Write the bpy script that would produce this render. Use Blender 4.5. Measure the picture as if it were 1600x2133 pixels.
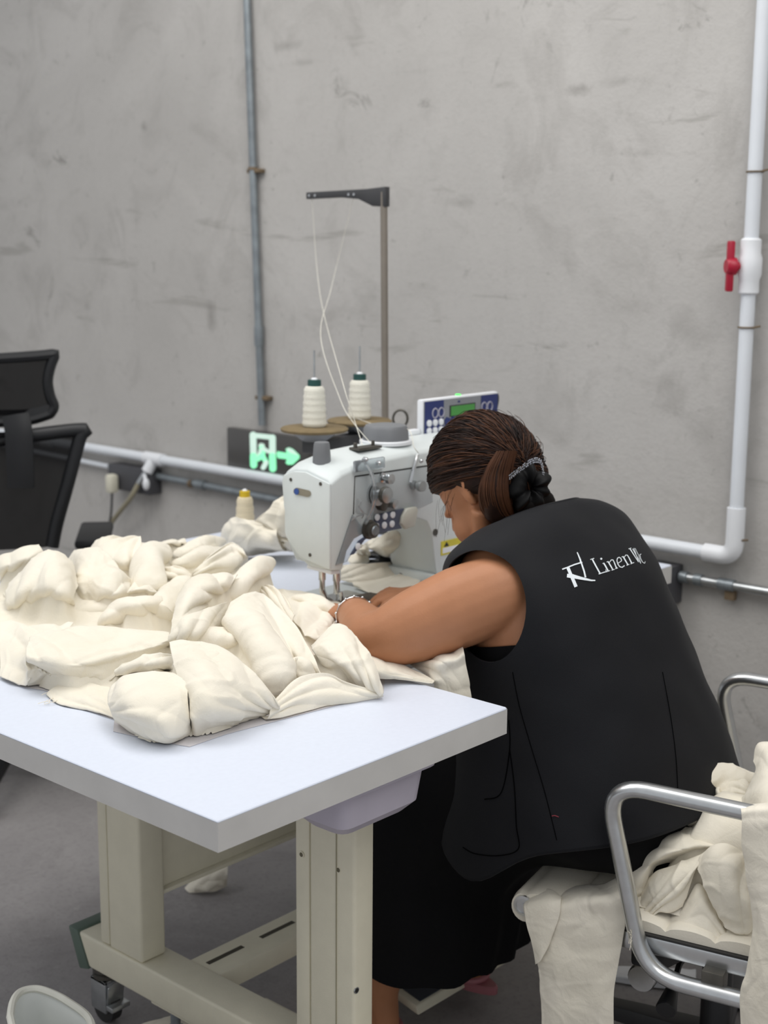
import bpy, bmesh, math, random
from mathutils import Vector, Matrix, noise
from mathutils.bvhtree import BVHTree

for o in list(bpy.data.objects):
    bpy.data.objects.remove(o)
S = bpy.context.scene
COL = S.collection
rnd = random.Random(7)

# ------------------------------------------------------------------ camera
# world frame: +X runs along the table (towards the concrete wall), +Y is the way the worker faces, Z up; the table's near corner is x=0, y=0
YAW, PIT, ROLL, FPX = 0.72749, 0.18557, 0.00749, 2911.5
CAM = Vector((-1.04473, -1.1925, 1.43321))
FW = Vector((math.cos(YAW)*math.cos(PIT), math.sin(YAW)*math.cos(PIT), -math.sin(PIT)))
_r = Vector((math.sin(YAW), -math.cos(YAW), 0)); _u = _r.cross(FW)
RT = _r*math.cos(ROLL) + _u*math.sin(ROLL); UP = RT.cross(FW)
cd = bpy.data.cameras.new('camera'); co = bpy.data.objects.new('camera', cd); COL.objects.link(co)
m = Matrix((RT, UP, -FW)).transposed().to_4x4(); m.translation = CAM; co.matrix_world = m
cd.sensor_fit = 'HORIZONTAL'; cd.sensor_width = 36; cd.lens = FPX/1600*36; cd.clip_start = .05
cd.dof.use_dof = True; cd.dof.focus_distance = 2.0; cd.dof.aperture_fstop = 7.0
S.camera = co

def ray(px, py): return FW + RT*((px-800)/FPX) - UP*((py-1066.5)/FPX)
def Pz(px, py, z): d = ray(px, py); return CAM + d*((z-CAM.z)/d.z)
def Px(px, py, x): d = ray(px, py); return CAM + d*((x-CAM.x)/d.x)
def Py(px, py, y): d = ray(px, py); return CAM + d*((y-CAM.y)/d.y)
def Pp(px, py, p0, n): d = ray(px, py); return CAM + d*((p0-CAM).dot(n)/d.dot(n))

# ------------------------------------------------------------------ light
W = bpy.data.worlds.new('world'); S.world = W; W.use_nodes = True
W.node_tree.nodes['Background'].inputs[0].default_value = (.93, .96, 1.0, 1)
W.node_tree.nodes['Background'].inputs[1].default_value = .57
def area(name, loc, target, sx, sy, power, col=(1, .98, .95)):
    l = bpy.data.lights.new(name, 'AREA'); l.shape = 'RECTANGLE'; l.size = sx; l.size_y = sy; l.energy = power; l.color = col
    o = bpy.data.objects.new(name, l); COL.objects.link(o); o.location = loc
    o.rotation_euler = (Vector(target)-Vector(loc)).to_track_quat('-Z', 'Y').to_euler()
    return o
area('ceiling_light_panel', (-.6, 1.9, 3.4), (-.35, 1.7, 0), 1.3, 2.4, 37)
area('ceiling_light_panel', (-.2, -1.8, 3.4), (.1, -1.3, 0), 1.6, 2.4, 36)
area('ceiling_light_panel', (.75, .5, 3.5), (.75, .5, 0), 1.0, 3.0, 33)
S.view_settings.view_transform = 'Standard'; S.view_settings.look = 'None'
S.view_settings.exposure = 0.0; S.view_settings.gamma = 1.0; S.view_settings.use_curve_mapping = False

# ------------------------------------------------------------------ materials
def lin(c):
    if isinstance(c, str):
        c = [int(c[i:i+2], 16)/255 for i in (0, 2, 4)]
    return tuple((x/12.92 if x <= .04045 else ((x+.055)/1.055)**2.4) for x in c) + (1,)
MATS = {}
def mat(name, col, rough=.5, metal=0., var=.06, scale=20, bump=0., bscale=200, emit=None, estr=0., alpha=None, trans=0., sheen=0., spec=.5, stretch=None, col2=None):
    if name in MATS: return MATS[name]
    M = bpy.data.materials.new(name); M.use_nodes = True; MATS[name] = M
    nt = M.node_tree; N = nt.nodes; L = nt.links; B = N['Principled BSDF']
    B.inputs['Roughness'].default_value = rough; B.inputs['Metallic'].default_value = metal
    B.inputs['Specular IOR Level'].default_value = spec
    if trans: B.inputs['Transmission Weight'].default_value = trans
    if sheen: B.inputs['Sheen Weight'].default_value = sheen; B.inputs['Sheen Roughness'].default_value = .5
    c = lin(col)
    tc = N.new('ShaderNodeTexCoord'); mp = N.new('ShaderNodeMapping'); L.new(tc.outputs['Object'], mp.inputs[0])
    if stretch: mp.inputs['Scale'].default_value = stretch
    nz = N.new('ShaderNodeTexNoise'); nz.inputs['Scale'].default_value = scale; nz.inputs['Detail'].default_value = 5
    L.new(mp.outputs[0], nz.inputs['Vector'])
    rp = N.new('ShaderNodeValToRGB')
    if col2:
        c2 = lin(col2)
        rp.color_ramp.elements[0].color = c; rp.color_ramp.elements[1].color = c2
        rp.color_ramp.elements[0].position = .38; rp.color_ramp.elements[1].position = .62
    else:
        rp.color_ramp.elements[0].color = tuple(x*(1-var) for x in c[:3])+(1,)
        rp.color_ramp.elements[1].color = tuple(min(1, x*(1+var)) for x in c[:3])+(1,)
        rp.color_ramp.elements[0].position = .3; rp.color_ramp.elements[1].position = .7
    L.new(nz.outputs['Fac'], rp.inputs[0]); L.new(rp.outputs[0], B.inputs['Base Color'])
    if bump:
        n2 = N.new('ShaderNodeTexNoise'); n2.inputs['Scale'].default_value = bscale; n2.inputs['Detail'].default_value = 3
        L.new(mp.outputs[0], n2.inputs['Vector'])
        bp = N.new('ShaderNodeBump'); bp.inputs['Strength'].default_value = bump; bp.inputs['Distance'].default_value = .002
        L.new(n2.outputs['Fac'], bp.inputs['Height']); L.new(bp.outputs[0], B.inputs['Normal'])
    if emit:
        B.inputs['Emission Color'].default_value = lin(emit); B.inputs['Emission Strength'].default_value = estr
    if alpha is not None: B.inputs['Alpha'].default_value = alpha
    return M

# marks on the plaster: place in the photograph, half width and height in metres, strength
STAINS = [(1205, 185, .07, .03, .55), (1290, 170, .16, .025, .3), (600, 95, .10, .03, .5), (640, 130, .14, .02, .35), (440, 660, .04, .12, .4), (1390, 800, .16, .12, .35), (1430, 690, .12, .10, .35), (300, 265, .03, .03, .5), (690, 720, .05, .14, .3), (1470, 900, .10, .16, .25), (960, 420, .10, .03, .35), (1340, 320, .10, .03, .3), (180, 640, .05, .04, .35), (850, 150, .12, .02, .3)]
def mat_concrete(name, base, dark, light, blotch=1.3, speck=60, bump=.25, floor=False):
    M = bpy.data.materials.new(name); M.use_nodes = True; nt = M.node_tree; N = nt.nodes; L = nt.links; B = N['Principled BSDF']
    B.inputs['Roughness'].default_value = .85 if not floor else .6
    tc = N.new('ShaderNodeTexCoord')
    def nz(scale, detail=6, rough=.55, dist=0., vec=None, stretch=None):
        n = N.new('ShaderNodeTexNoise'); n.inputs['Scale'].default_value = scale; n.inputs['Detail'].default_value = detail
        n.inputs['Roughness'].default_value = rough; n.inputs['Distortion'].default_value = dist
        if stretch:
            mp = N.new('ShaderNodeMapping'); mp.inputs['Scale'].default_value = stretch; L.new(tc.outputs['Object'], mp.inputs[0]); L.new(mp.outputs[0], n.inputs[0])
        else: L.new(tc.outputs['Object'], n.inputs[0])
        return n
    def ramp(src, a, b, ca=(0, 0, 0, 1), cb=(1, 1, 1, 1)):
        r = N.new('ShaderNodeValToRGB'); r.color_ramp.elements[0].position = a; r.color_ramp.elements[1].position = b
        r.color_ramp.elements[0].color = ca; r.color_ramp.elements[1].color = cb; L.new(src, r.inputs[0]); return r
    def mix(fac, a, b, amt=1.):
        x = N.new('ShaderNodeMix'); x.data_type = 'RGBA'
        mm = N.new('ShaderNodeMath'); mm.operation = 'MULTIPLY'; mm.inputs[1].default_value = amt; L.new(fac, mm.inputs[0]); L.new(mm.outputs[0], x.inputs[0])
        for s, v in ((6, a), (7, b)):
            if isinstance(v, tuple): x.inputs[s].default_value = v
            else: L.new(v, x.inputs[s])
        return x.outputs[2]
    big = nz(blotch, 8, .6, .6); c = ramp(big.outputs['Fac'], .35, .66, lin(base), lin(light)).outputs[0]
    b2 = nz(blotch*3.1, 8, .65, 1.2); c = mix(ramp(b2.outputs['Fac'], .52, .72).outputs[0], c, lin(dark), .35)
    if not floor:
        st = nz(5.5, 6, .7, 1.6); m2 = nz(1.7, 3)
        a = ramp(st.outputs['Fac'], .62, .70).outputs[0]; b = ramp(m2.outputs['Fac'], .45, .62).outputs[0]
        mm = N.new('ShaderNodeMath'); mm.operation = 'MULTIPLY'; L.new(a, mm.inputs[0]); L.new(b, mm.inputs[1])
        c = mix(mm.outputs[0], c, lin('67645f'), .55)
        sc = nz(3.2, 7, .6, .8, stretch=(1, .45, 2.6)); c = mix(ramp(sc.outputs['Fac'], .63, .68).outputs[0], c, lin('8c8983'), .45)
        sp = nz(26, 4, .6); c = mix(ramp(sp.outputs['Fac'], .66, .74).outputs[0], c, lin('77736e'), .35)
    if not floor:
        for (px, py, ry, rz, amt) in STAINS:
            P = Px(px, py, 1.90); dn = nz(9, 5, .65, .5)
            sub = N.new('ShaderNodeVectorMath'); sub.operation = 'SUBTRACT'; L.new(tc.outputs['Object'], sub.inputs[0]); sub.inputs[1].default_value = P
            mul = N.new('ShaderNodeVectorMath'); mul.operation = 'MULTIPLY'; L.new(sub.outputs[0], mul.inputs[0]); mul.inputs[1].default_value = (0, 1/ry, 1/rz)
            ln = N.new('ShaderNodeVectorMath'); ln.operation = 'LENGTH'; L.new(mul.outputs[0], ln.inputs[0])
            a1 = N.new('ShaderNodeMath'); a1.operation = 'MULTIPLY_ADD'; L.new(dn.outputs['Fac'], a1.inputs[0]); a1.inputs[1].default_value = 2.4; L.new(ln.outputs['Value'], a1.inputs[2])
            mr = N.new('ShaderNodeMapRange'); L.new(a1.outputs[0], mr.inputs[0])
            for k_, v_ in ((1, 1.05), (2, 1.75), (3, 1.), (4, 0.)): mr.inputs[k_].default_value = v_
            c = mix(mr.outputs[0], c, lin('77736e'), amt)
    fine = nz(speck, 4, .7); c = mix(ramp(fine.outputs['Fac'], .5, .8).outputs[0], c, lin(dark), .5 if floor else .16)
    if floor:
        f2 = nz(speck*.45, 3, .7); c = mix(ramp(f2.outputs['Fac'], .60, .75).outputs[0], c, lin(light), .6)
    L.new(c, B.inputs['Base Color'])
    bp = N.new('ShaderNodeBump'); bp.inputs['Strength'].default_value = bump; bp.inputs['Distance'].default_value = .006
    ad = N.new('ShaderNodeMath'); ad.operation = 'ADD'; L.new(b2.outputs['Fac'], ad.inputs[0]); L.new(fine.outputs['Fac'], ad.inputs[1])
    L.new(ad.outputs[0], bp.inputs['Height']); L.new(bp.outputs[0], B.inputs['Normal'])
    return M

def mat_linen(name, col, col2, weave=900):
    M = bpy.data.materials.new(name); M.use_nodes = True; nt = M.node_tree; N = nt.nodes; L = nt.links; B = N['Principled BSDF']
    B.inputs['Roughness'].default_value = .9; B.inputs['Specular IOR Level'].default_value = .15
    B.inputs['Sheen Weight'].default_value = .15
    tc = N.new('ShaderNodeTexCoord')
    n1 = N.new('ShaderNodeTexNoise'); n1.inputs['Scale'].default_value = 9; n1.inputs['Detail'].default_value = 6; L.new(tc.outputs['Object'], n1.inputs[0])
    r = N.new('ShaderNodeValToRGB'); r.color_ramp.elements[0].color = lin(col); r.color_ramp.elements[1].color = lin(col2)
    r.color_ramp.elements[0].position = .35; r.color_ramp.elements[1].position = .65; L.new(n1.outputs['Fac'], r.inputs[0]); L.new(r.outputs[0], B.inputs['Base Color'])
    hs = []
    for st in ((weave, weave*.08, weave*.2), (weave*.08, weave, weave*.2)):
        mp = N.new('ShaderNodeMapping'); mp.inputs['Scale'].default_value = st; L.new(tc.outputs['Object'], mp.inputs[0])
        n = N.new('ShaderNodeTexNoise'); n.inputs['Scale'].default_value = 1; n.inputs['Detail'].default_value = 2; L.new(mp.outputs[0], n.inputs[0]); hs.append(n)
    n3 = N.new('ShaderNodeTexNoise'); n3.inputs['Scale'].default_value = 38; n3.inputs['Detail'].default_value = 4; n3.inputs['Distortion'].default_value = .7; L.new(tc.outputs['Object'], n3.inputs[0])
    ad = N.new('ShaderNodeMath'); ad.operation = 'ADD'; L.new(hs[0].outputs['Fac'], ad.inputs[0]); L.new(hs[1].outputs['Fac'], ad.inputs[1])
    bp = N.new('ShaderNodeBump'); bp.inputs['Strength'].default_value = .22; bp.inputs['Distance'].default_value = .0012; L.new(ad.outputs[0], bp.inputs['Height'])
    b2 = N.new('ShaderNodeBump'); b2.inputs['Strength'].default_value = .32; b2.inputs['Distance'].default_value = .006; L.new(n3.outputs['Fac'], b2.inputs['Height']); L.new(bp.outputs[0], b2.inputs['Normal'])
    L.new(b2.outputs[0], B.inputs['Normal'])
    return M

M_WALL = mat_concrete('concrete_wall', 'b1aeaa', '85817c', 'bfbcb8')
M_FLOOR = mat_concrete('concrete_floor', '888484', '656161', 'a4a09f', 1.6, 70, .3, True)
M_LINEN = mat_linen('cream_linen', 'e5decd', 'ebe4d5')
M_TOP = mat('white_laminate', 'd6dce9', .45, var=.015, scale=120)
M_EDGE = mat('grey_edge_band', 'c6c4c1', .55, var=.05, scale=14, bump=.1, bscale=60)
M_BEIGE = mat('beige_powder_coat', 'e0dac4', .5, var=.03, scale=30, bump=.15, bscale=500)
M_GREENCAP = mat('dark_green_plastic', '5a6a5f', .5)
M_STEEL = mat('zinc_steel', 'b9bcbd', .32, .9, var=.12, scale=40)
M_DSTEEL = mat('dull_dark_steel', '5f5c56', .45, .7, var=.15, scale=40)
M_CHROME = mat('polished_steel', 'd6d7d8', .16, 1., var=.05)
M_ALU = mat('brushed_aluminium', 'c9cbcc', .28, .95, var=.05, scale=60)
M_RUBBER = mat('dark_rubber', '2b2a29', .7)
M_BLACKP = mat('black_plastic', '121316', .45, var=.1)
M_LAV = mat('lavender_plastic', 'b9b3c0', .5, var=.04)
M_DARKM = mat('dark_recess', '1d1b18', .8)
M_MACH = mat('pale_grey_enamel', 'd6dcdb', .38, var=.015, scale=40)
M_MACHS = mat('grey_enamel_panel', 'b6bcbd', .42, var=.02, scale=40)
M_GREYP = mat('mid_grey_plastic', '77797c', .5, var=.04)
M_DGREYP = mat('dark_grey_plastic', '3b3b3d', .5, var=.05)
M_BLUE = mat('navy_panel', '27336b', .4, var=.04)
M_SLATE = mat('slate_blue_panel', '4b5165', .45, var=.04)
M_WHITEP = mat('white_plastic', 'e9ebee', .4, var=.02)
M_PVC = mat('white_pvc', 'dfe3e8', .35, var=.03, scale=12)
M_GALV = mat('galvanised_tube', '8d9498', .4, .6, var=.2, scale=18)
M_RUST = mat('rusty_wire', '6f5f4a', .7, var=.3)
M_CREAM = mat('cream_thread', 'e8e5d8', .8, var=.05, scale=14, stretch=(1, 1, 25), bump=.6, bscale=40)
M_CREAM2 = mat('ecru_thread', 'dccfb2', .8, var=.06, scale=14, stretch=(1, 1, 25), bump=.6, bscale=40)
M_CORK = mat('brown_felt_disc', '7a6a4d', .9, var=.12, scale=60, bump=.4, bscale=150)
M_TEAL = mat('teal_core', '1f4a46', .5)
M_YELLOW = mat('yellow_core', 'd0b021', .5)
M_POLE = mat('bronze_pole', '8a8278', .4, .4, var=.08)
M_CLEAR = mat('clear_plastic', 'e8eef2', .08, var=.0, trans=.9, spec=.6)
M_GREENLCD = mat('green_lcd', '3f7a3a', .3, emit='3f8a40', estr=.25)
M_LEDG = mat('green_led', '50e060', .3, emit='50ff60', estr=1.2)
M_SIGNG = mat('lit_green', '9fe8bf', .5, emit='7df0b0', estr=.75)
M_SIGNW = mat('glare_pale_green', 'd5ece0', .5, emit='cfeedd', estr=.45)  # whiter green: reflected glare painted in, mostly on the sign's upper parts
M_SIGN = mat('smoked_acrylic', '4d4b49', .3, var=.05)
M_RED = mat('red_plastic', 'a81030', .35, var=.05)
M_LABELY = mat('yellow_label', 'cfc23a', .5, var=.1)
M_BLACKBOX = mat('grey_socket_box', '46464a', .5)
M_HOSE = mat('olive_hose', '9a937d', .5)

# ------------------------------------------------------------------ helpers
def V(*a): return Vector(a)
class MB:
    def __init__(s): s.v = []; s.f = []
    def add(s, vs, fs):
        b = len(s.v); s.v += [Vector(p) for p in vs]; s.f += [tuple(b+i for i in f) for f in fs]; return s
    def box(s, lo, hi, M=None):
        x0, y0, z0 = lo; x1, y1, z1 = hi
        vs = [V(x, y, z) for z in (z0, z1) for y in (y0, y1) for x in (x0, x1)]
        if M is not None: vs = [M @ p for p in vs]
        return s.add(vs, [(0, 2, 3, 1), (4, 5, 7, 6), (0, 1, 5, 4), (2, 6, 7, 3), (0, 4, 6, 2), (1, 3, 7, 5)])
    def prism(s, poly, d):                      # planar polygon of 3D points pushed along d
        n = len(poly); d = Vector(d); P = [Vector(p) for p in poly]
        return s.add(P+[p+d for p in P], [tuple(range(n-1, -1, -1)), tuple(range(n, 2*n))]+[(i, (i+1) % n, n+(i+1) % n, n+i) for i in range(n)])
    def loft(s, rings, caps=True, closed=True, loop=False):
        n = len(rings[0]); b = len(s.v)
        for r in rings: s.v += [Vector(p) for p in r]
        R = len(rings)
        for i in range(R if loop else R-1):
            i2 = (i+1) % R
            for j in range(n if closed else n-1):
                j2 = (j+1) % n
                s.f.append((b+i*n+j, b+i*n+j2, b+i2*n+j2, b+i2*n+j))
        if caps and closed and not loop:
            s.f.append(tuple(b+j for j in range(n-1, -1, -1))); s.f.append(tuple(b+(R-1)*n+j for j in range(n)))
        return s
    def tube(s, path, r, seg=10, caps=True, closed=False, up=None, flat=None):
        P = [Vector(p) for p in path]; n = len(P); rs = r if isinstance(r, (list, tuple)) else [r]*n
        T = []
        for i in range(n):
            a = P[(i-1) % n] if closed else P[max(0, i-1)]; b = P[(i+1) % n] if closed else P[min(n-1, i+1)]
            T.append((b-a).normalized() if (b-a).length > 1e-9 else V(0, 0, 1))
        u = Vector(up) if up else (V(0, 0, 1) if abs(T[0].z) < .9 else V(1, 0, 0))
        rings = []
        for i in range(n):
            u = (u-T[i]*u.dot(T[i]))
            if u.length < 1e-6: u = T[i].orthogonal()
            u.normalize(); w = T[i].cross(u)
            fl = flat if flat else 1.
            rings.append([P[i]+u*(rs[i]*math.cos(t)*fl)+w*(rs[i]*math.sin(t)) for t in [2*math.pi*k/seg for k in range(seg)]])
        return s.loft(rings, caps=caps, loop=closed)
    def lathe(s, prof, c, axis=(0, 0, 1), seg=24):   # prof: (radius, height) list, from one end to the other
        ax = Vector(axis).normalized(); u = ax.orthogonal().normalized(); w = ax.cross(u); c = Vector(c)
        return s.loft([[c+ax*h+(u*math.cos(t)+w*math.sin(t))*max(r, 1e-4) for t in [2*math.pi*k/seg for k in range(seg)]] for r, h in prof])
    def ell(s, c, r, M=None, nu=16, nv=10):
        c = Vector(c); rings = []
        for i in range(nv+1):
            th = math.pi*min(max(i/nv, .004), .996)
            ring = []
            for k in range(nu):
                ph = 2*math.pi*k/nu
                p = V(r[0]*math.sin(th)*math.cos(ph), r[1]*math.sin(th)*math.sin(ph), -r[2]*math.cos(th))
                ring.append(c+(M @ p if M is not None else p))
            rings.append(ring)
        return s.loft(rings)
    def build(s, name, material, parent=None, bevel=0, bseg=2, smooth=40, subsurf=0):
        me = bpy.data.meshes.new(name); O = Vector(parent['_o']) if parent is not None and '_o' in parent else (V(0, 0, 0))
        me.from_pydata([p-O for p in s.v], [], s.f); me.update()
        bm = bmesh.new(); bm.from_mesh(me); bmesh.ops.recalc_face_normals(bm, faces=bm.faces)
        if bevel:
            es = [e for e in bm.edges if len(e.link_faces) == 2 and e.calc_face_angle(0) > .5]
            bmesh.ops.bevel(bm, geom=es, offset=bevel, segments=bseg, affect='EDGES', profile=.5, clamp_overlap=True)
        bm.to_mesh(me); bm.free()
        if smooth is not None:
            for p in me.polygons: p.use_smooth = True
            me.set_sharp_from_angle(angle=math.radians(smooth))
        me.materials.append(material)
        o = bpy.data.objects.new(name, me); COL.objects.link(o)
        if parent is not None: o.parent = parent; o['_o'] = tuple(O)
        if subsurf:
            md = o.modifiers.new('subdivision', 'SUBSURF'); md.levels = subsurf; md.render_levels = subsurf
        return o
def thing(name, loc, label, cat, group=None, kind=None):
    o = bpy.data.objects.new(name, None); COL.objects.link(o); o.location = loc; o['_o'] = tuple(loc); o.empty_display_size = .05
    return tag(o, label, cat, group, kind)
def tag(o, label=None, cat=None, group=None, kind=None):
    if label: o['label'] = label
    if cat: o['category'] = cat
    if group: o['group'] = group
    if kind: o['kind'] = kind
    return o
def structure(o): o['kind'] = 'structure'; return o
def spline(pts, n=8):                      # Catmull-Rom through the points
    P = [Vector(p) for p in pts]; out = []
    for i in range(len(P)-1):
        a = P[max(i-1, 0)]; b = P[i]; c = P[i+1]; d = P[min(i+2, len(P)-1)]
        for k in range(n):
            t = k/n; out.append(.5*((2*b)+(c-a)*t+(2*a-5*b+4*c-d)*t*t+(3*b-a-3*c+d)*t**3))
    out.append(P[-1]); return out
def interp(xs, ys, x):
    if x <= xs[0]: return ys[0]
    for i in range(len(xs)-1):
        if x <= xs[i+1]:
            t = (x-xs[i])/(xs[i+1]-xs[i]); return ys[i]*(1-t)+ys[i+1]*t
    return ys[-1]
def fillet(pts, r, n=6):                   # polyline with rounded corners
    P = [Vector(p) for p in pts]; out = [P[0]]
    for i in range(1, len(P)-1):
        a = (P[i-1]-P[i]); b = (P[i+1]-P[i]); rr = min(r, a.length*.49, b.length*.49)
        p0 = P[i]+a.normalized()*rr; p1 = P[i]+b.normalized()*rr
        for k in range(n+1):
            t = k/n; out.append(p0*(1-t)**2+P[i]*2*t*(1-t)+p1*t*t)
    out.append(P[-1]); return out

# ------------------------------------------------------------------ setting
XW = 1.90
structure(MB().box((-4, -4.5, -.1), (XW+.2, 6.5, 0)).build('floor', M_FLOOR, smooth=None))
structure(MB().box((XW, -4.5, 0), (XW+.2, 6.5, 4.2)).build('wall_right', M_WALL, smooth=None))
# ------------------------------------------------------------------ pipes and fittings on the wall
def wp(px, py, off): return Px(px, py, XW-off)
pe = wp(1529, 1160, .03); zp = pe.z
wpipe = thing('water_pipe', (XW-.03, pe.y, zp), 'white plastic water pipe running along the concrete wall and up it, with a red valve', 'pipe')
ylft = 4.6; zl = wp(300, 952, .03); sl = (zl.z-zp)/(zl.y-pe.y)
H = lambda y: V(XW-.03, y, zp+sl*(y-pe.y))
vtop = wp(1596, -60, .03)
Vl = lambda t: V(XW-.03, pe.y+(vtop.y-pe.y)*t, zp+(vtop.z-zp)*t)
MB().tube([H(ylft), H(pe.y+.04)], .0165, 16).build('pipe_run', M_PVC, wpipe)
MB().tube([Vl(.03), Vl((4.1-zp)/(vtop.z-zp))], .0165, 16).build('riser', M_PVC, wpipe)
MB().tube(fillet([H(pe.y+.075), H(pe.y), Vl(.09)], .035, 8), .0215, 18).build('elbow', M_WHITEP, wpipe)
zt = wp(1562, 555, .03).z; tv = (zt-zp)/(vtop.z-zp); c = Vl(tv)
MB().lathe([(.019, -.062), (.023, -.058), (.023, -.03), (.027, -.018), (.027, .018), (.023, .03), (.023, .058), (.019, .062)], c, seg=20).build('valve_body', M_WHITEP, wpipe)
hv = MB().lathe([(.010, 0), (.010, .032), (.020, .034), (.020, .05), (.015, .056)], c, (-.75, .66, 0), 16).build('valve_stem', M_RED, wpipe)
hd = V(-.75, .66, 0).normalized(); hc = c+hd*.046
hm = Matrix.Translation(hc) @ Matrix((hd.cross(V(0, 0, 1)), hd, V(0, 0, 1))).transposed().to_4x4()
MB().box((-.0085, -.008, -.056), (.0085, .008, .056), hm).build('valve_handle', M_RED, wpipe, bevel=.004)
for (px, py) in ((1567, 358), (1556, 682), (1530, 1123)):
    z = wp(px, py, .03).z; t = (z-zp)/(vtop.z-zp); p = Vl(t)
    MB().tube([p+V(.0185*math.cos(a), .0185*math.sin(a), 0) for a in [2*math.pi*k/16 for k in range(16)]], .002, 6, closed=True).tube([p+V(-.005, -.018, 0), p+V(-.006, -.036, .004)], .0025, 6).build('wire_clip', M_RUST, wpipe)
yt = wp(322, 965, .03).y; c = H(yt)
tee = MB().lathe([(.021, -.045), (.021, .045)], c, (0, 1, 0), 18).lathe([(.019, 0), (.019, .05)], c, (-.5, .35, -1), 16).build('tee_joint', M_WHITEP, wpipe)
tp = c+V(-.5, .35, -1).normalized()*.05
MB().tube([tp, tp+V(-.02, .02, -.04)], [.011, .009], 12).build('tap_nipple', M_STEEL, wpipe)
MB().ell(tp+V(-.028, -.03, -.035), (.012, .012, .02), nu=10, nv=8).tube([tp+V(-.01, 0, -.01), tp+V(-.028, -.03, -.03)], .006, 8).build('tap_lever', M_WHITEP, wpipe)
MB().lathe([(.0205, -.03), (.0205, .03)], H(wp(100, 910, .03).y), (0, 1, 0), 16).build('coupling', M_WHITEP, wpipe)
h0 = tp+V(-.02, .02, -.04)
hose = MB().tube(spline([h0, wp(270, 1040, .08), wp(235, 1085, .06), wp(215, 1125, .06), wp(205, 1200, .06), V(XW-.06, 2.75, .25), V(XW-.1, 2.8, .012)], 6), .0085, 10).build('air_hose', M_HOSE)
tag(hose, 'olive rubber hose hanging from the tap of the white water pipe', 'hose')

cd_ = thing('wall_conduit', wp(531, 340, .02), 'galvanised steel conduit running straight up the concrete wall above the exit sign', 'conduit')
a = wp(513, -40, .018); b = wp(546, 886, .018)
D = lambda t: a+(b-a)*t
MB().tube([a+(a-b)*((4.1-a.z)/(a.z-b.z)), b], .0115, 12).build('tube', M_GALV, cd_)
for t in ((340+40)/926, (692+40)/926): 
    p = D(t); MB().lathe([(.0145, -.03 if t > .6 else -.004), (.0145, .03 if t > .6 else .004)], p, seg=12).build('coupling' if t > .6 else 'clip', M_GALV if t > .6 else M_RUST, cd_)
for py in (345, 826):
    p = D((py+40)/926); MB().box(p+V(-.006, -.034, -.006), p+V(.018, .022, .006)).build('saddle_clip', M_RUST, cd_, bevel=.002)

lc = thing('low_conduit', wp(400, 1010, .02), 'grey steel conduit running low along the wall below the white water pipe', 'conduit')
a = wp(330, 992, .02); b = wp(600, 1045, .02); b2 = a+(b-a)*(.62-a.y)/(b.y-a.y)
MB().tube([a, V(XW-.02, wp(1395, 1202, .02).y, wp(1395, 1202, .02).z)], .0125, 12).build('tube', M_GALV, lc)
MB().lathe([(.016, -.02), (.016, .02)], a+(b-a)*.35, (b-a), 12).build('coupling', M_GALV, lc)
MB().lathe([(.013, -.006), (.013, .006)], a+(b-a)*.28+V(-.006, 0, -.002), (b-a), 12).build('clip', M_RUST, lc)
rc = thing('power_conduit', wp(1500, 1220, .02), 'bright steel conduit coming out of the grey wall box behind the worker', 'conduit')
a = wp(1418, 1201, .02); b = wp(1600, 1233, .02); e = a+(b-a)*6
MB().tube([a, e], .0115, 12).build('tube', M_STEEL, rc)
for t in (.0, .17, .45, .54): MB().lathe([(.0145, 0), (.0145, .02)], a+(b-a)*t, (b-a), 12).build('coupling', M_GALV, rc)
p = a+(b-a)*.58; MB().box(p+V(-.004, -.012, -.035), p+V(.012, .012, -.01)).build('saddle_clip', M_RUST, rc)
wb = thing('wall_box', wp(1403, 1230, .05), 'dark grey metal box on the wall at the end of the bright conduit', 'electrical box')
q0 = wp(1418, 1184, .05); q1 = wp(1396, 1262, .05)
MB().box((XW-.075, q0.y+.02, q1.z), (XW, q0.y+.16, q0.z)).build('body', M_BLACKBOX, wb, bevel=.004)
MB().box((XW-.080, q0.y+.03, q1.z+.012), (XW-.0755, q0.y+.145, q0.z-.012)).build('cover', M_DGREYP, wb, bevel=.002)
sb = thing('socket_box', wp(270, 995, .04), 'dark grey socket box on the wall beside the tap, with a cream plug', 'socket')
q0 = wp(312, 972, .05); q1 = wp(228, 1022, .05)
z0 = wp(270, 1024, .05).z; z1 = wp(270, 972, .05).z
MB().box((XW-.055, q0.y, z0), (XW, q1.y, z1)).build('body', M_BLACKBOX, sb, bevel=.005)
pc = wp(233, 1007, .075)
MB().box(pc+V(-.018, -.018, -.032), pc+V(.018, .018, .032)).build('plug', mat('cream_plastic', 'd8d4c2', .5), sb, bevel=.01)
MB().tube(spline([pc+V(0, 0, -.03), wp(230, 1080, .07), wp(215, 1140, .05), V(XW-.05, pc.y+.08, .3), V(XW-.06, pc.y+.1, .01)], 6), .004, 8).build('cord', M_DGREYP, sb)
a = wp(155, 957, .02); b = wp(228, 972, .02)
MB().tube([a+(a-b)*8, b], .0095, 12).build('conduit', M_PVC, sb)

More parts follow.
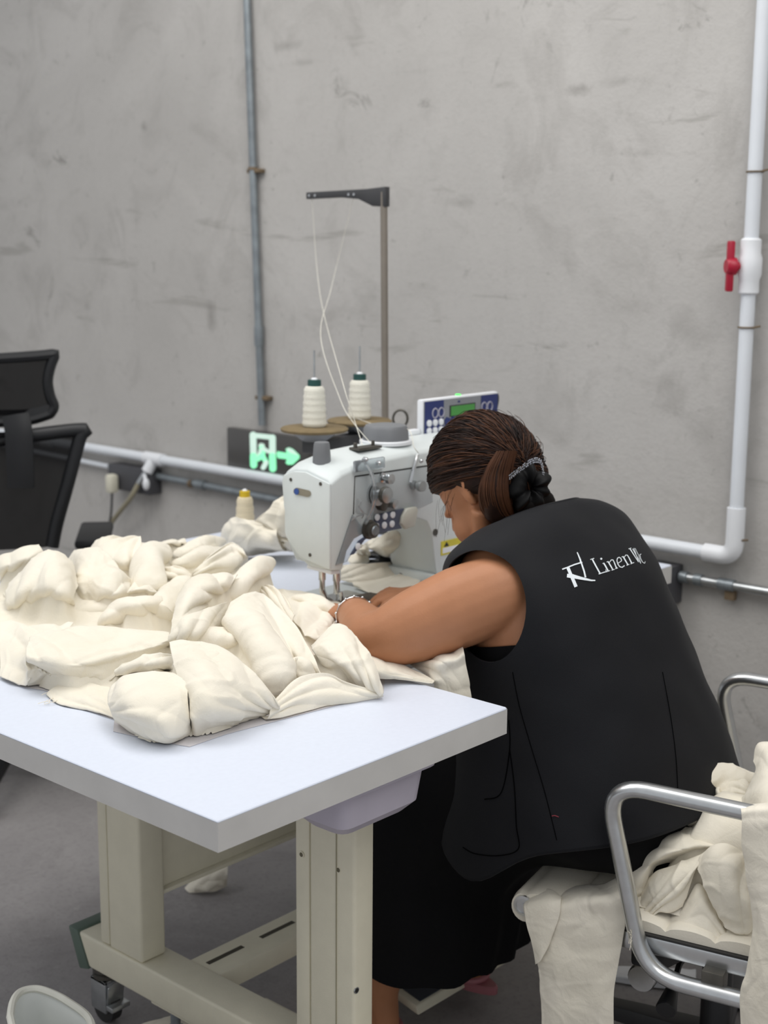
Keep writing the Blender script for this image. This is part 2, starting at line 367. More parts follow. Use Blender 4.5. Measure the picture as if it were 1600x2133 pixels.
# ------------------------------------------------------------------ exit sign
es = thing('exit_sign', wp(555, 940, .02), 'dark wall sign with a glowing green running figure in a doorway and an arrow', 'exit sign')
c0 = wp(472, 890, .025); c1 = wp(641, 935, .025); zb = wp(478, 972, .025).z
MB().box((XW-.025, c1.y, zb), (XW, c0.y, c0.z)).build('plate', M_SIGN, es, bevel=.004)
def sg(x, y): return wp(440+x/6.667, 860+y/6.667, .027)
def signpoly(name, pts, m_, smoothed=0, off=0):
    P = [sg(*p)+V(-off, 0, 0) for p in pts]
    MB().prism(P, (.0016, 0, 0)).build(name, m_, es)
def bar(p, q, w, n=6):
    p = Vector((p[0], p[1])); q = Vector((q[0], q[1])); d = (q-p).normalized(); s = Vector((-d.y, d.x)); out = []
    a0 = math.atan2(d.y, d.x)
    for k in range(n+1): t = a0-math.pi/2+math.pi*k/n; out.append((q.x+w*math.cos(t), q.y+w*math.sin(t)))
    for k in range(n+1): t = a0+math.pi/2+math.pi*k/n; out.append((p.x+w*math.cos(t), p.y+w*math.sin(t)))
    return out
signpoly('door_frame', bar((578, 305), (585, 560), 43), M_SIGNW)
signpoly('door_frame', bar((586, 600), (590, 725), 46), M_SIGNG, off=.0006)
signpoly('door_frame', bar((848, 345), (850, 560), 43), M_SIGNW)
signpoly('door_frame', bar((850, 600), (856, 775), 46), M_SIGNG, off=.0006)
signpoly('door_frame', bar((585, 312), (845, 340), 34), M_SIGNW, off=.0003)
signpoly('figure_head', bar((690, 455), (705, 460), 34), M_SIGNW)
signpoly('figure_body', bar((705, 500), (700, 600), 44), M_SIGNG)
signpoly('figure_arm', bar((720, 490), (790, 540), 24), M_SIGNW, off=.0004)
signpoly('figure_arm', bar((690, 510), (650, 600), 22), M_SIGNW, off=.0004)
signpoly('figure_leg', bar((690, 600), (650, 640), 34), M_SIGNG, off=.0008)
signpoly('figure_leg', bar((715, 600), (765, 690), 30), M_SIGNG, off=.0008)
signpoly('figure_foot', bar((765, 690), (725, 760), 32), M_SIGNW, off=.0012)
signpoly('arrow', [(915, 535), (1050, 560), (1035, 500), (1075, 482), (1130, 505), (1220, 590), (1222, 630), (1130, 718), (1060, 720), (1032, 690), (1055, 645), (925, 628), (905, 580)], M_SIGNG)
signpoly('arrow_glare', [(1040, 505), (1075, 484), (1130, 507), (1215, 590), (1110, 560)], M_SIGNW, off=.0006)  # pale upper edge of the arrow: glare put into the colour

# ------------------------------------------------------------------ sewing table
ZT = .76; TT = .04; LX = .578; RX = 1.605; RY = .3207; BY = 1.30
tb = thing('sewing_table', (.8, .7, 0), 'white laminate sewing table with cut-out front corner on beige steel frame with casters', 'table')
rc_ = [V(LX, 0, 0), V(LX, RY, 0), V(RX, RY, 0)]
corner = fillet([V(LX, 0, 0)+V(0, .02, 0), V(LX, RY, 0), V(RX-.02, RY, 0)], .10, 8)
outline = [V(0, 0, 0), V(LX-.004, 0, 0), V(LX, .004, 0)]+corner+[V(RX-.004, RY, 0), V(RX, RY+.004, 0), V(RX, BY, 0), V(0, BY, 0)]
top = MB().prism([p+V(0, 0, ZT-TT) for p in outline], (0, 0, TT)).build('table_top', M_TOP, tb, bevel=.0012, bseg=1, smooth=30)
# edge band: a thin strip round the outline, a hair proud
n = len(outline); eb = MB(); cen = V(.5, .6, 0)
def offs(i, d):
    a = outline[i]-outline[i-1]; b = outline[(i+1) % n]-outline[i]
    na = V(a.y, -a.x, 0).normalized(); nb = V(b.y, -b.x, 0).normalized(); q = (na+nb).normalized(); return outline[i]+q*(d/max(.4, q.dot(na)))
eb.loft([[offs(i, .0009)+V(0, 0, ZT-TT+.0004) for i in range(n)], [offs(i, .0009)+V(0, 0, ZT-.0016) for i in range(n)]], caps=False)
eb.build('edge_band', M_EDGE, top, smooth=30)
X0 = .385; LY1, LY1b = .649, .770; LY2, LY2b = .134, .2615; FT = .181
def leg(x0, x1, y0, y1, z0, z1):
    o = MB().box((x0, y0, z0), (x1, y1, z1)).build('leg', M_BEIGE, tb, bevel=.006, bseg=3)
    return o
l1 = leg(X0, .4215+.02, LY1, LY1b-.028, FT, ZT-TT-.001)
MB().box((X0+.0015, LY1b-.0265, FT+.002), (.4215+.018, LY1b, ZT-TT-.002)).build('leg_rail', M_BEIGE, tb, bevel=.004)
MB().box((X0+.01, LY1b+.001, FT+.02), (X0+.028, LY1b+.008, .37)).build('leg_plate', M_BEIGE, tb, bevel=.002)
l2 = leg(X0, X0+.0445, LY2, LY2b-.032, .105, ZT-TT-.001)
MB().box((X0+.0015, LY2b-.0305, .105), (X0+.043, LY2b, ZT-TT-.002)).build('leg_rail', M_BEIGE, tb, bevel=.004)
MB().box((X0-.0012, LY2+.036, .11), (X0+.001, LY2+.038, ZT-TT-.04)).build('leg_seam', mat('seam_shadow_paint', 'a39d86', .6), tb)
for (px, py, pl) in ((628, 1780, 0), (705, 1812, 0), (743, 2063, 1)):
    p = Px(px, py, X0) if pl == 0 else Py(px, py, LY2)
    ax = (-1, 0, 0) if pl == 0 else (0, -1, 0)
    MB().lathe([(.0036, -.001), (.0036, .0008)], p, ax, 14).build('bolt_hole', mat('hole_shadow', '6b6552', .8) if pl == 0 else M_DARKM, tb)
    MB().lathe([(.0052, -.001), (.0052, .0005)], p, ax, 14).build('bolt_hole_rim', M_STEEL if pl else M_BEIGE, tb)
# second end frame under the far end of the table
for (y0, y1) in ((LY1, LY1b), (.42, .52)):
    leg(1.36, 1.41, y0, y1, FT, ZT-TT-.001)
# foot beams
FY0, FY1 = .03, .834
for k, fx in enumerate((X0-.002, 1.35)):
    ff = MB(); zlo, zhi = FT-.062, FT
    ff.add([V(fx, FY0, zlo), V(fx, FY1-.03, zlo), V(fx, FY1, zhi), V(fx, FY0, zhi), V(fx+.075, FY0, zlo), V(fx+.075, FY1-.03, zlo), V(fx+.075, FY1, zhi), V(fx+.075, FY0, zhi)],
           [(0, 1, 2, 3), (4, 7, 6, 5), (0, 4, 5, 1), (1, 5, 6, 2), (2, 6, 7, 3), (3, 7, 4, 0)])
    fo = ff.build('foot_beam', M_BEIGE, tb, bevel=.005, bseg=3)
    for e in (0, 1):
        yy = FY1 if e else FY0; s = 1 if e else -1
        cp = MB(); o1 = .03 if e else 0
        cp.add([V(fx-.002, yy-o1, zlo-.004), V(fx+.077, yy-o1, zlo-.004), V(fx+.077, yy, zhi+.003), V(fx-.002, yy, zhi+.003),
                V(fx-.002, yy-o1+s*.028, zlo-.012), V(fx+.077, yy-o1+s*.028, zlo-.012), V(fx+.077, yy+s*.03, zhi+.003), V(fx-.002, yy+s*.03, zhi+.003)],
               [(0, 1, 2, 3), (4, 7, 6, 5), (0, 4, 5, 1), (1, 5, 6, 2), (2, 6, 7, 3), (3, 7, 4, 0)])
        cp.build('end_cap', M_GREENCAP, fo, bevel=.004)
        cx = fx+.036; cy = yy-s*.035; zb = zlo
        ca = MB().lathe([(.022, zb-.030), (.026, zb-.026), (.026, zb-.019), (.023, zb-.017), (.026, zb-.014), (.026, zb-.006), (.02, zb+.001)], V(cx, cy, 0), seg=18).build('caster_swivel', M_DSTEEL, tb)
        MB().box((cx-.021, cy-.022, .028), (cx-.015, cy+.022, zb-.028)).box((cx+.015, cy-.022, .028), (cx+.021, cy+.022, zb-.028)).box((cx-.021, cy-.022, zb-.034), (cx+.021, cy+.022, zb-.028)).build('caster_fork', M_STEEL, ca, bevel=.001)
        MB().prism([V(cx-.019, cy-.024, .045), V(cx+.019, cy-.024, .045), V(cx+.019, cy-.03, .082), V(cx+.006, cy-.03, .088), V(cx-.006, cy-.03, .088), V(cx-.019, cy-.03, .082)], (0, .004, 0)).box((cx-.021, cy-.042, .036), (cx+.021, cy-.022, .046)).build('caster_brake', M_STEEL, ca, bevel=.002)
        MB().lathe([(.022, -.013), (.030, -.011), (.030, .011), (.022, .013)], V(cx, cy, .0302), (1, 0, 0), 22).build('caster_wheel', M_RUBBER, ca)
    yb = .60
    MB().box((fx+.005, yb-.09, zlo-.006), (fx+.07, yb+.03, zlo)).box((fx+.02, yb-.085, zlo-.022), (fx+.05, yb-.06, zlo-.006)).build('leveller_plate', M_BEIGE, tb, bevel=.002)
    MB().tube([V(fx+.036, yb, zlo-.004), V(fx+.036, yb, .02)], .009, 12).lathe([(.014, .055), (.014, .067)], V(fx+.036, yb, 0), seg=6).lathe([(.022, .0005), (.022, .008), (.01, .022)], V(fx+.036, yb, 0), seg=18).build('levelling_bolt', M_GALV, tb)
# stretchers
MB().box((.44, .668, .300), (1.37, .690, .425)).box((.44, .652, .425), (1.37, .706, .433)).box((.44, .656, .292), (1.37, .702, .300)).build('upper_stretcher', M_BEIGE, tb, bevel=.002)
ls = MB().box((.455, .525, .138), (1.36, .605, .178)).build('lower_stretcher', M_BEIGE, tb, bevel=.004)
for k in range(6):
    xa = .47+.13*k; MB().box((xa, .565, .1765), (xa+.085, .575, .1786)).build('slot', mat('slot_shadow', '4c473c', .8), ls)
# lavender tray hung under the front extension
tq = MB()
def tray_ring(z, ins): 
    xa, xb, ya, yb = .24+ins, .415-ins, .02+ins, .13-ins
    return [p+V(0, 0, z) for p in fillet([V((xa+xb)/2, ya, 0), V(xb, ya, 0), V(xb, yb, 0), V(xa, yb, 0), V(xa, ya, 0), V((xa+xb)/2, ya, 0)], .02, 4)[:-1]]
tq.loft([tray_ring(ZT-TT-.002, -.012), tray_ring(ZT-TT-.008, -.012), tray_ring(ZT-TT-.010, 0), tray_ring(ZT-TT-.06, .006), tray_ring(ZT-TT-.075, .02)])
tr = tq.build('tray', M_LAV, tb, smooth=35)
# treadle
tp_ = MB(); Bq = Pz(868, 2096, .055); Cq = Pz(1052, 1988, .055); A = Pz(800, 2046, .075); Dq = Cq+A-Bq
tp_.prism([A, Bq, Cq, Dq], (0, -.004, -.018)); pd = tp_.build('treadle_frame', M_BEIGE, tb, bevel=.003)
ins = lambda p: p+((A+Bq+Cq+Dq)/4-p)*.10+V(0, -.0004, .0015)
MB().prism([ins(p) for p in (A, Bq, Cq, Dq)], (0, 0, .002)).build('treadle_mat', mat('grey_blue_rubber', '3b4049', .7), pd)
MB().box((.69, .43, .02), (1.36, .47, .055)).box((.60, .20, .012), (.64, .60, .03)).build('treadle_bar', M_BEIGE, tb, bevel=.003)

# ------------------------------------------------------------------ sewing machine
XF = .77; Y0 = .553; Y1 = .676; YN = .612; XN = .822
sm = thing('sewing_machine', (1.0, .6, ZT), 'pale grey industrial sewing machine with grey knobs set on the white table', 'sewing machine')
def S_(px, py, y=Y0): p = Py(px, py, y); return (p.x, p.z)
# arm: one swept body, side outline in x/z extruded over y with rounded top
side = [(XF, .850), (XF, 1.020), (.80, 1.034), (.86, 1.046), (1.00, 1.052), (1.28, 1.050), (1.30, 1.03), (1.30, .775), (1.09, .775), (1.075, .80), (1.060, .88), (1.045, .905), (1.015, .916), (.95, .912), (.865, .908), (.832, .900), (.812, .880), (.800, .846)]
def ysec(x, z):       # half depth shrinks towards the top of the arm
    return 0
ar = MB(); rings = []
for (yy, dz, shrink) in ((Y0, -.010, 0), (Y0+.008, -.002, 0), (Y0+.03, .004, 0), ((Y0+Y1)/2, .012, 0), (Y1-.03, .010, 0), (Y1-.008, .003, 0), (Y1, -.006, 0)):
    ring = []
    for (x, z) in side:
        zz = z+(dz if z > 1.0 else 0)
        if x == XF and z < .9: zz = z+.055*max(0, (yy-YN-.0)/(Y1-YN))**1.5 + .0
        ring.append(V(x, yy, zz))
    rings.append(ring)
ar.loft(rings); body = ar.build('arm', M_MACH, sm, bevel=.003, smooth=35)
# face plate (slightly proud), tapering to the bottom at the back
fp = [(Y0-.001, .852), (Y0-.001, 1.013), (Y0+.03, 1.020), ((Y0+Y1)/2, 1.028), (Y1-.03, 1.026), (Y1-.004, 1.017), (Y1+.001, 1.004), (Y1-.004, .955), (Y1-.018, .905), (Y1-.045, .868), (Y1-.055, .862)]
fpo = MB().prism([V(XF-.0055, y, z) for y, z in fp], (.006, 0, 0)).build('face_plate', M_MACH, sm, bevel=.0025)
for (px, py) in ((606, 999), (668, 1008), (646, 1156)):
    MB().lathe([(.0035, 0), (.0035, .001)], Px(px, py, XF-.0056), (-1, 0, 0), 12).build('screw', M_DSTEEL, fpo)
bd = [Px(px, py, XF-.006) for px, py in bar((619, 1023), (641, 1028), 7, 8)]
bdg = MB().prism(bd, (-.0012, 0, 0)).build('maker_badge', mat('brass_badge', '9b9484', .35, .5), fpo)
MB().lathe([(.006, 0), (.006, .0012)], Px(618, 1024, XF-.0073), (-1, 0, 0), 16).build('badge_dot', mat('badge_blue', '34549a', .4), bdg)
# side cover panel with its gap line
def S4(x, y, d=0.): return Py(560+x/4, 820+y/4, Y0-d)
pan = [(722, 695), (1352, 602), (1360, 900), (1230, 960), (1120, 955), (880, 1010), (760, 1000), (715, 990)]
MB().prism([S4(x, y, -.001) for x, y in pan], (0, -.0025, 0)).build('side_panel', M_MACHS, sm, bevel=.001)
MB().tube([S4(705, 1005, .0004), S4(716, 690, .0004), S4(1350, 596, .0004)], .0013, 6).build('panel_gap', M_DARKM, sm)
# pressure knob, winder cap
kp = Pz(672, 958, 1.031); 
MB().lathe([(.0175, 0), (.0165, .020), (.0150, .036), (.0135, .040), (.004, .0405)], V(.806, .612, 1.040), seg=22).build('pressure_knob', M_GREYP, sm)
cc = Pz(820, 925, 1.06); cc = V(1.00, .625, 1.058)
MB().lathe([(.052, 0), (.052, .006), (.047, .008)], cc, seg=28).build('cap_base', M_WHITEP, sm)
MB().lathe([(.046, .007), (.044, .030), (.040, .036), (.02, .039), (.004, .0395)], cc, seg=28).build('winder_cap', M_GREYP, sm)
MB().box((.88, .585, 1.058), (.945, .612, 1.063)).lathe([(.004, 0), (.004, .012)], V(.885, .60, 1.060), seg=10).lathe([(.0035, 0), (.0035, .012)], V(.935, .60, 1.060), seg=10).build('thread_plate', M_DSTEEL, sm, bevel=.001)
# clear take-up lever guard
gx = [S4(780, 545, .006), S4(830, 610, .016), S4(872, 720, .022), S4(884, 850, .022), S4(860, 970, .018), S4(800, 1085, .010)]
MB().tube(spline(gx, 6), .0075, 12, flat=.5).build('take_up_guard', M_CLEAR, sm)
g0, g1 = S4(690, 560), S4(940, 520)
MB().box((g0.x, Y0-.010, g1.z-.022), (g1.x, Y0-.002, g1.z)).build('guard_bracket', M_CLEAR, sm, bevel=.003)
for q in ((790, 545), (900, 575)): MB().lathe([(.0042, 0), (.0042, .008), (.002, .010)], S4(*q, .009), (0, -1, 0), 10).build('guard_screw', M_CHROME, sm)
# tension assembly
dc = S4(880, 830, .002)
MB().lathe([(.021, 0), (.021, .004), (.012, .005), (.012, .009), (.0225, .010), (.0225, .012), (.010, .013), (.010, .022), (.015, .023), (.015, .034), (.004, .036)], dc, (0, -1, 0), 26).build('tension_dial', M_STEEL, sm)
MB().lathe([(.013, .0235), (.0155, .0235), (.0155, .033)], dc, (0, -1, 0), 20).build('tension_nut', M_DSTEEL, sm)
MB().lathe([(.010, 0), (.010, .004), (.006, .005), (.006, .014), (.010, .015), (.010, .024), (.003, .025)], S4(945, 700, .002), (0, -1, 0), 18).build('pre_tension', M_CHROME, sm)
MB().lathe([(.010, 0), (.010, .012), (.004, .013)], S4(925, 930, .002), (0, -1, 0), 16).build('thread_controller', M_DSTEEL, sm)
MB().lathe([(.009, 0), (.009, .012), (.004, .013)], S4(1020, 915, .002), (0, -1, 0), 16).build('thread_controller', M_STEEL, sm)
MB().prism([S4(x, y, .001) for x, y in ((860, 900), (1040, 880), (1050, 935), (900, 965))], (0, -.005, 0)).build('controller_plate', M_DSTEEL, sm, bevel=.001)
MB().lathe([(.0185, 0), (.0185, .006), (.015, .007), (.015, .016), (.011, .018)], S4(828, 1130, .002), (0, -1, 0), 24).build('lower_dial', M_DSTEEL, sm)
MB().lathe([(.0110, .0165), (.008, .020), (.008, .021)], S4(828, 1130, .002), (0, -1, 0), 18).build('dial_cap', M_GALV, sm)
MB().tube(spline([S4(740, 870, .006), S4(770, 900, .012), S4(750, 940, .012), S4(790, 1000, .010), S4(775, 1040, .008)], 6), .0013, 6).build('check_spring', M_STEEL, sm)
MB().tube(spline([S4(690, 1060, .004), S4(740, 1020, .010), S4(790, 1010, .008)], 5), .0014, 6).build('thread_hook', M_STEEL, sm)
# thread guide post with lever on the right
MB().lathe([(.009, 0), (.009, .010), (.006, .011), (.006, .016), (.011, .017), (.011, .026), (.003, .027)], S4(1200, 760, .002), (0, -1, 0), 18).build('guide_post', M_STEEL, sm)
MB().tube(spline([S4(1180, 740, .012), S4(1205, 640, .012), S4(1225, 570, .010), S4(1240, 510, .006)], 5), .0036, 8).ell(S4(1270, 562, .012), (.0045, .0045, .0045), nu=8, nv=6).build('guide_lever', M_CHROME, sm)
# button plate under the arm
bpo = MB().prism([S4(x, y, .002) for x, y in ((880, 1010), (1120, 955), (1085, 1020), (1075, 1080), (1100, 1120), (900, 1162), (790, 1215), (700, 1335), (670, 1345), (740, 1225), (830, 1165), (872, 1100))], (0, -.004, 0)).build('button_plate', M_SLATE, sm, bevel=.001)
for (x, y) in ((900, 1030), (965, 1020), (1030, 1008), (895, 1105), (960, 1095), (1024, 1085), (740, 1272)):
    MB().lathe([(.0066, 0), (.0066, .002), (.0045, .003)], S4(x, y, .006), (0, -1, 0), 16).build('button', M_WHITEP, bpo)
MB().prism([S4(x, y, .001) for x, y in ((1120, 955), (1205, 935), (1216, 965), (1190, 1100), (1112, 1128), (1078, 1080), (1087, 1020))], (0, -.010, 0)).build('button_cover', mat('cream_cover', 'c9c8bc', .5), sm, bevel=.003)
# needle bar, presser bar, foot
MB().lathe([(.007, .815), (.007, .850)], V(.812, .617, 0), seg=12).lathe([(.0055, .79), (.0055, .82)], V(.812, .617, 0), seg=12).build('presser_bar', M_CHROME, sm)
MB().lathe([(.008, .812), (.008, .852)], V(.834, .600, 0), seg=12).lathe([(.0065, .787), (.0065, .815)], V(.834, .600, 0), seg=12).build('needle_bar', M_CHROME, sm)
MB().lathe([(.0012, .765), (.0012, .79)], V(.834, .600, 0), seg=8).build('needle', M_STEEL, sm)
MB().tube([V(.812, .617, .795), V(.815, .612, .778), V(.825, .606, .772), V(.850, .600, .770)], [.006, .007, .006, .003], 10).tube([V(.834, .590, .792), V(.836, .588, .776), V(.85, .586, .771)], [.005, .005, .003], 10).tube([V(.80, .615, .773), V(.845, .605, .769)], [.006, .003], 8).build('presser_foot', M_CHROME, sm)
MB().prism([V(XF+.006, Y0+.006, .848), V(.800, Y0+.006, .846), V(.845, Y0+.05, .846), V(XF+.006, Y0+.07, .85)], (0, 0, -.008)).build('head_base', M_WHITEP, sm, bevel=.002)
# transparent finger guard between needle and button plate
MB().prism([S4(x, y, .003) for x, y in ((560, 1430), (650, 1400), (700, 1320), (800, 1190), (780, 1110), (700, 1010))], (0, .002, 0)).build('needle_guard', M_CLEAR, sm)
# bed plate and pillar base
MB().box((.74, .50, ZT-.001), (1.32, .72, ZT+.0045)).build('bed', M_MACHS, sm, bevel=.002)
MB().box((.80, .555, ZT+.0045), (.93, .665, ZT+.0055)).build('needle_plate', M_STEEL, sm)
MB().prism([V(.80, .55, ZT+.006), V(.90, .545, ZT+.006), V(.93, .575, ZT+.006), V(.93, .60, ZT+.006), V(.83, .61, ZT+.006)], (0, 0, .007)).build('feed_plate', mat('brown_steel', '4c4138', .5, .5), sm, bevel=.002)
MB().box((1.068, Y0-.012, ZT+.004), (1.30, Y1+.01, ZT+.03)).build('pillar_foot', M_MACH, sm, bevel=.006)
lq0, lq1 = S4(1432, 1350), S4(1600, 1195); lb = MB().box((lq0.x, Y0-.0015, lq0.z), (lq1.x, Y0, lq1.z)).build('warning_label', M_LABELY, sm)
lh_ = lq1.z-lq0.z; MB().box((lq0.x+.004, Y0-.0022, lq0.z+.004), (lq1.x-.004, Y0-.0014, lq0.z+lh_*.52)).build('warning_print', M_WHITEP, lb)
MB().prism([V(lq0.x+.008, Y0-.0022, lq0.z+lh_*.6), V(lq0.x+.024, Y0-.0022, lq0.z+lh_*.6), V(lq0.x+.016, Y0-.0022, lq0.z+lh_*.92)], (0, .0006, 0)).build('warning_sign', mat('print_black', '26241e', .6), lb)
MB().lathe([(.007, 0), (.007, .002)], S4(1385, 1155, 0), (0, -1, 0), 14).build('oil_hole', M_DSTEEL, sm)
# motor and hand wheel at the far end
MB().lathe([(.055, 0), (.06, .004), (.06, .05), (.05, .058)], V(1.30, .615, .98), (1, 0, 0), 28).build('hand_wheel', M_DGREYP, sm)

# ------------------------------------------------------------------ control panel
cp = thing('control_panel', (1.15, .66, 1.06), 'blue and grey control panel with green screen and round keys, above the sewing machine', 'control panel')
YP = .66; a = Py(883, 833, YP); b = Py(1036, 823, YP); zl = Py(885, 907, YP).z
xa, xb, zh = a.x, b.x, (a.z+b.z)/2
MB().box((xa-.004, YP, zl-.004), (xb+.004, YP+.016, zh+.004)).build('housing', M_WHITEP, cp, bevel=.004)
fc = MB().box((xa, YP-.0015, zl), (xb, YP+.001, zh)).build('face', mat('grey_keypad', '8b8d92', .45), cp)
wd = xb-xa; ht = zh-zl
def cpb(name, u0, u1, v0, v1, m_, d=.0025, bev=0): return MB().box((xa+wd*u0, YP-d, zl+ht*v0), (xa+wd*u1, YP+.0005, zl+ht*v1)).build(name, m_, fc, bevel=bev)
cpb('blue_field', .005, .25, .01, .99, M_BLUE); cpb('blue_field', .76, .995, .4, .99, M_BLUE)
cpb('screen_frame', .33, .68, .46, .80, M_DGREYP); cpb('screen', .345, .665, .49, .77, M_GREENLCD, .0035)
for i in range(3):
    for j in range(2):
        MB().lathe([(.0072, 0), (.0072, .003), (.0055, .004)], V(xa+wd*(.055+.077*i), YP-.0025, zl+ht*(.12+.23*j)), (0, -1, 0), 16).build('key', M_WHITEP, fc)
for i in range(6):
    for j in range(2):
        MB().lathe([(.010, 0), (.010, .002)], V(xa+wd*(.30+.075*i), YP-.0015, zl+ht*(.14+.19*j)), (0, -1, 0), 6).build('small_key', M_BLUE, fc)
for u in (.135, .215, .80, .88):
    MB().tube([V(xa+wd*u+.009*math.cos(t), YP-.003, zl+ht*.63+.010*math.sin(t)) for t in [2*math.pi*k/12 for k in range(12)]], .0016, 6, closed=True).build('key_ring', mat('print_pale', 'a8a6b4', .6), fc)
MB().box((xa+wd*.44, YP-.002, zl+ht*.86), (xa+wd*.47, YP, zl+ht*.92)).build('print_mark', M_BLUE, fc)
MB().lathe([(.006, 0), (.006, .003)], V(xa+wd*.5, YP+.01, zh+.0035), (0, 0, 1), 12).build('status_lamp', M_LEDG, cp)
MB().box((xa+.06, YP+.006, 1.045), (xa+.16, YP+.028, zl)).box((xa-.05, YP+.002, 1.058), (xa-.006, YP+.02, zl+.014)).build('bracket', M_WHITEP, cp, bevel=.003)
MB().tube(spline([V(xb+.004, YP+.02, zh-.01), V(xb+.04, YP+.03, zh-.008), V(xb+.06, YP+.05, zh-.05), V(xb+.04, YP+.08, zl-.1)], 6), .003, 8).build('cable', M_DGREYP, cp)

# ------------------------------------------------------------------ thread stand and cones
ZD = 1.055
k1 = Pz(655, 886, ZD+.004); k2 = Pz(749, 868, ZD+.006); pb = Pz(803, 855, ZD)
ts = thing('thread_stand', (k2.x, k2.y, ZT), 'thread stand with bronze pole, dark guide arm and two brown discs behind the machine', 'thread stand')
pz = Px(795, 400, pb.x)
ptop = V(pb.x+.002, pb.y+.012, pz.z)
MB().tube([V(pb.x, pb.y-.004, ZT+.001), ptop], .0085, 14).build('pole', M_POLE, ts)
MB().lathe([(.04, .0005), (.04, .012), (.015, .02), (.012, .05)], V(pb.x, pb.y-.004, ZT), seg=20).build('pole_base', M_DGREYP, ts)
armL = Px(642, 410, pb.x+.0); ad = (V(armL.x, armL.y, 0)-V(ptop.x, ptop.y, 0)); al = ad.length; ad.normalize()
ap = [(-.012, -.034), (-.012, .012), (.05, .008), (al, .004), (al, -.012), (al*.55, -.010), (al*.3, -.015), (.03, -.032)]
ga = MB().prism([ptop+ad*s+V(0, 0, h)+ad.cross(V(0, 0, 1))*.008 for s, h in ap], ad.cross(V(0, 0, 1))*-.016).build('guide_arm', M_DGREYP, ts, bevel=.002)
sd = ad.cross(V(0, 0, 1)).normalized()
if sd.dot(CAM-ptop) < 0: sd = -sd
for s in (al*.95, al*.87, al*.42, al*.35):
    MB().lathe([(.0032, 0), (.0032, .002)], ptop+ad*s+V(0, 0, -.004)+sd*.008, sd, 10).build('eyelet', M_CHROME, ts)
br = (k2-k1); br.z = 0
for k in (k1, k2):
    MB().lathe([(.060, -.010), (.072, -.008), (.074, -.003), (.070, 0), (.03, .001)], V(k.x, k.y, ZD), seg=36).build('disc', M_CORK, ts)
    MB().lathe([(.025, -.03), (.05, -.012), (.05, -.0102)], V(k.x, k.y, ZD), seg=24).build('disc_cup', M_GREYP, ts)
    MB().tube([V(k.x, k.y, ZD), V(k.x, k.y, ZD+.165)], .0022, 8).build('spindle', M_STEEL, ts)
n_ = V(-br.y, br.x, 0).normalized()
bb = MB(); e0 = k1-br*.12; e1 = k2+br*.35
bb.prism([V(e0.x, e0.y, ZD-.055)+n_*.018, V(e1.x, e1.y, ZD-.055)+n_*.018, V(e1.x, e1.y, ZD-.055)-n_*.018, V(e0.x, e0.y, ZD-.055)-n_*.018], (0, 0, .026)).build('cross_bar', M_DGREYP, ts, bevel=.002)
rg = Pz(834, 872, ZD+.012)
MB().tube([rg+RT*(.016*math.cos(t))+V(0, 0, .019*math.sin(t)) for t in [2*math.pi*k/20 for k in range(20)]], .0028, 8, closed=True).build('ring_hook', M_DSTEEL, ts)
MB().tube([V(rg.x, rg.y, ZD-.006), V(rg.x, rg.y, ZD-.04), pb+V(0, 0, -.045)], .003, 8).build('hook_arm', M_DSTEEL, ts)
def cone(loc, hgt, r0, r1, thr, core, label):
    t = thing('thread_cone', loc, label, 'thread cone', 'cones of sewing thread')
    prof = [(r0*.9, 0), (r0, .004)]
    nb = 16
    for i in range(1, nb): 
        f = i/nb; prof.append((r0+(r1-r0)*f+.0009*math.sin(i*2.1), .004+(hgt-.012)*f))
    prof += [(r1, hgt-.008), (r1*.85, hgt-.002), (r1*.5, hgt)]
    MB().lathe(prof, loc, seg=26).build('wound_thread', thr, t)
    MB().lathe([(r1*.66, hgt-.003), (r1*.64, hgt+.012), (r1*.45, hgt+.013)], loc, seg=20).build('core', core, t)
    MB().ell(Vector(loc)+V(0, 0, hgt+.0135), (r1*.34, r1*.34, .004), nu=10, nv=6).build('core_tip', M_WHITEP, t)
    return t
c1 = cone(V(k1.x, k1.y, ZD+.002), .088, .0265, .0225, M_CREAM, M_TEAL, 'white thread cone with teal core on the disc farther from the bronze pole')
c2 = cone(V(k2.x, k2.y, ZD+.002), .088, .0265, .0225, M_CREAM, M_TEAL, 'white thread cone with teal core on the disc beside the bronze pole')
c3b = Pz(527, 1100, .80); c3b = V(1.10, 1.145, ZT)
c3 = cone(c3b, .115, .026, .0185, M_CREAM2, M_YELLOW, 'ecru thread cone with yellow core on the table behind the heaped fabric')
e1_ = ptop+ad*(al*.95)+V(0, 0, -.006); e2_ = ptop+ad*(al*.38)+V(0, 0, -.006)
mid1 = (e1_*.45+V(k2.x, k2.y, ZD+.08)*.55)
def strand(nm, par, pts): return MB().tube(spline(pts, 10), .0007, 6).build(nm, M_CREAM, par)
tA = V(k1.x, k1.y, ZD+.102); tB = V(k2.x, k2.y, ZD+.102)
mA = Px(672, 610, pb.x); mB = Px(690, 600, pb.x); gA = V(.905, .60, 1.066)
strand('thread_strand', c1, [e1_, mA+V(-.03, -.02, 0), Px(712, 790, .99), Px(740, 880, .96), gA])
strand('thread_strand', c2, [e2_, mB, Px(668, 700, 1.15), Px(708, 830, 1.05), Px(736, 880, .99), V(.93, .60, 1.066)])
strand('loose_strand', c2, [Pz(745, 872, ZD+.01), Px(785, 885, 1.10), Px(848, 893, 1.02), Px(862, 930, .99), V(1.006, Y0-.008, 1.046)])
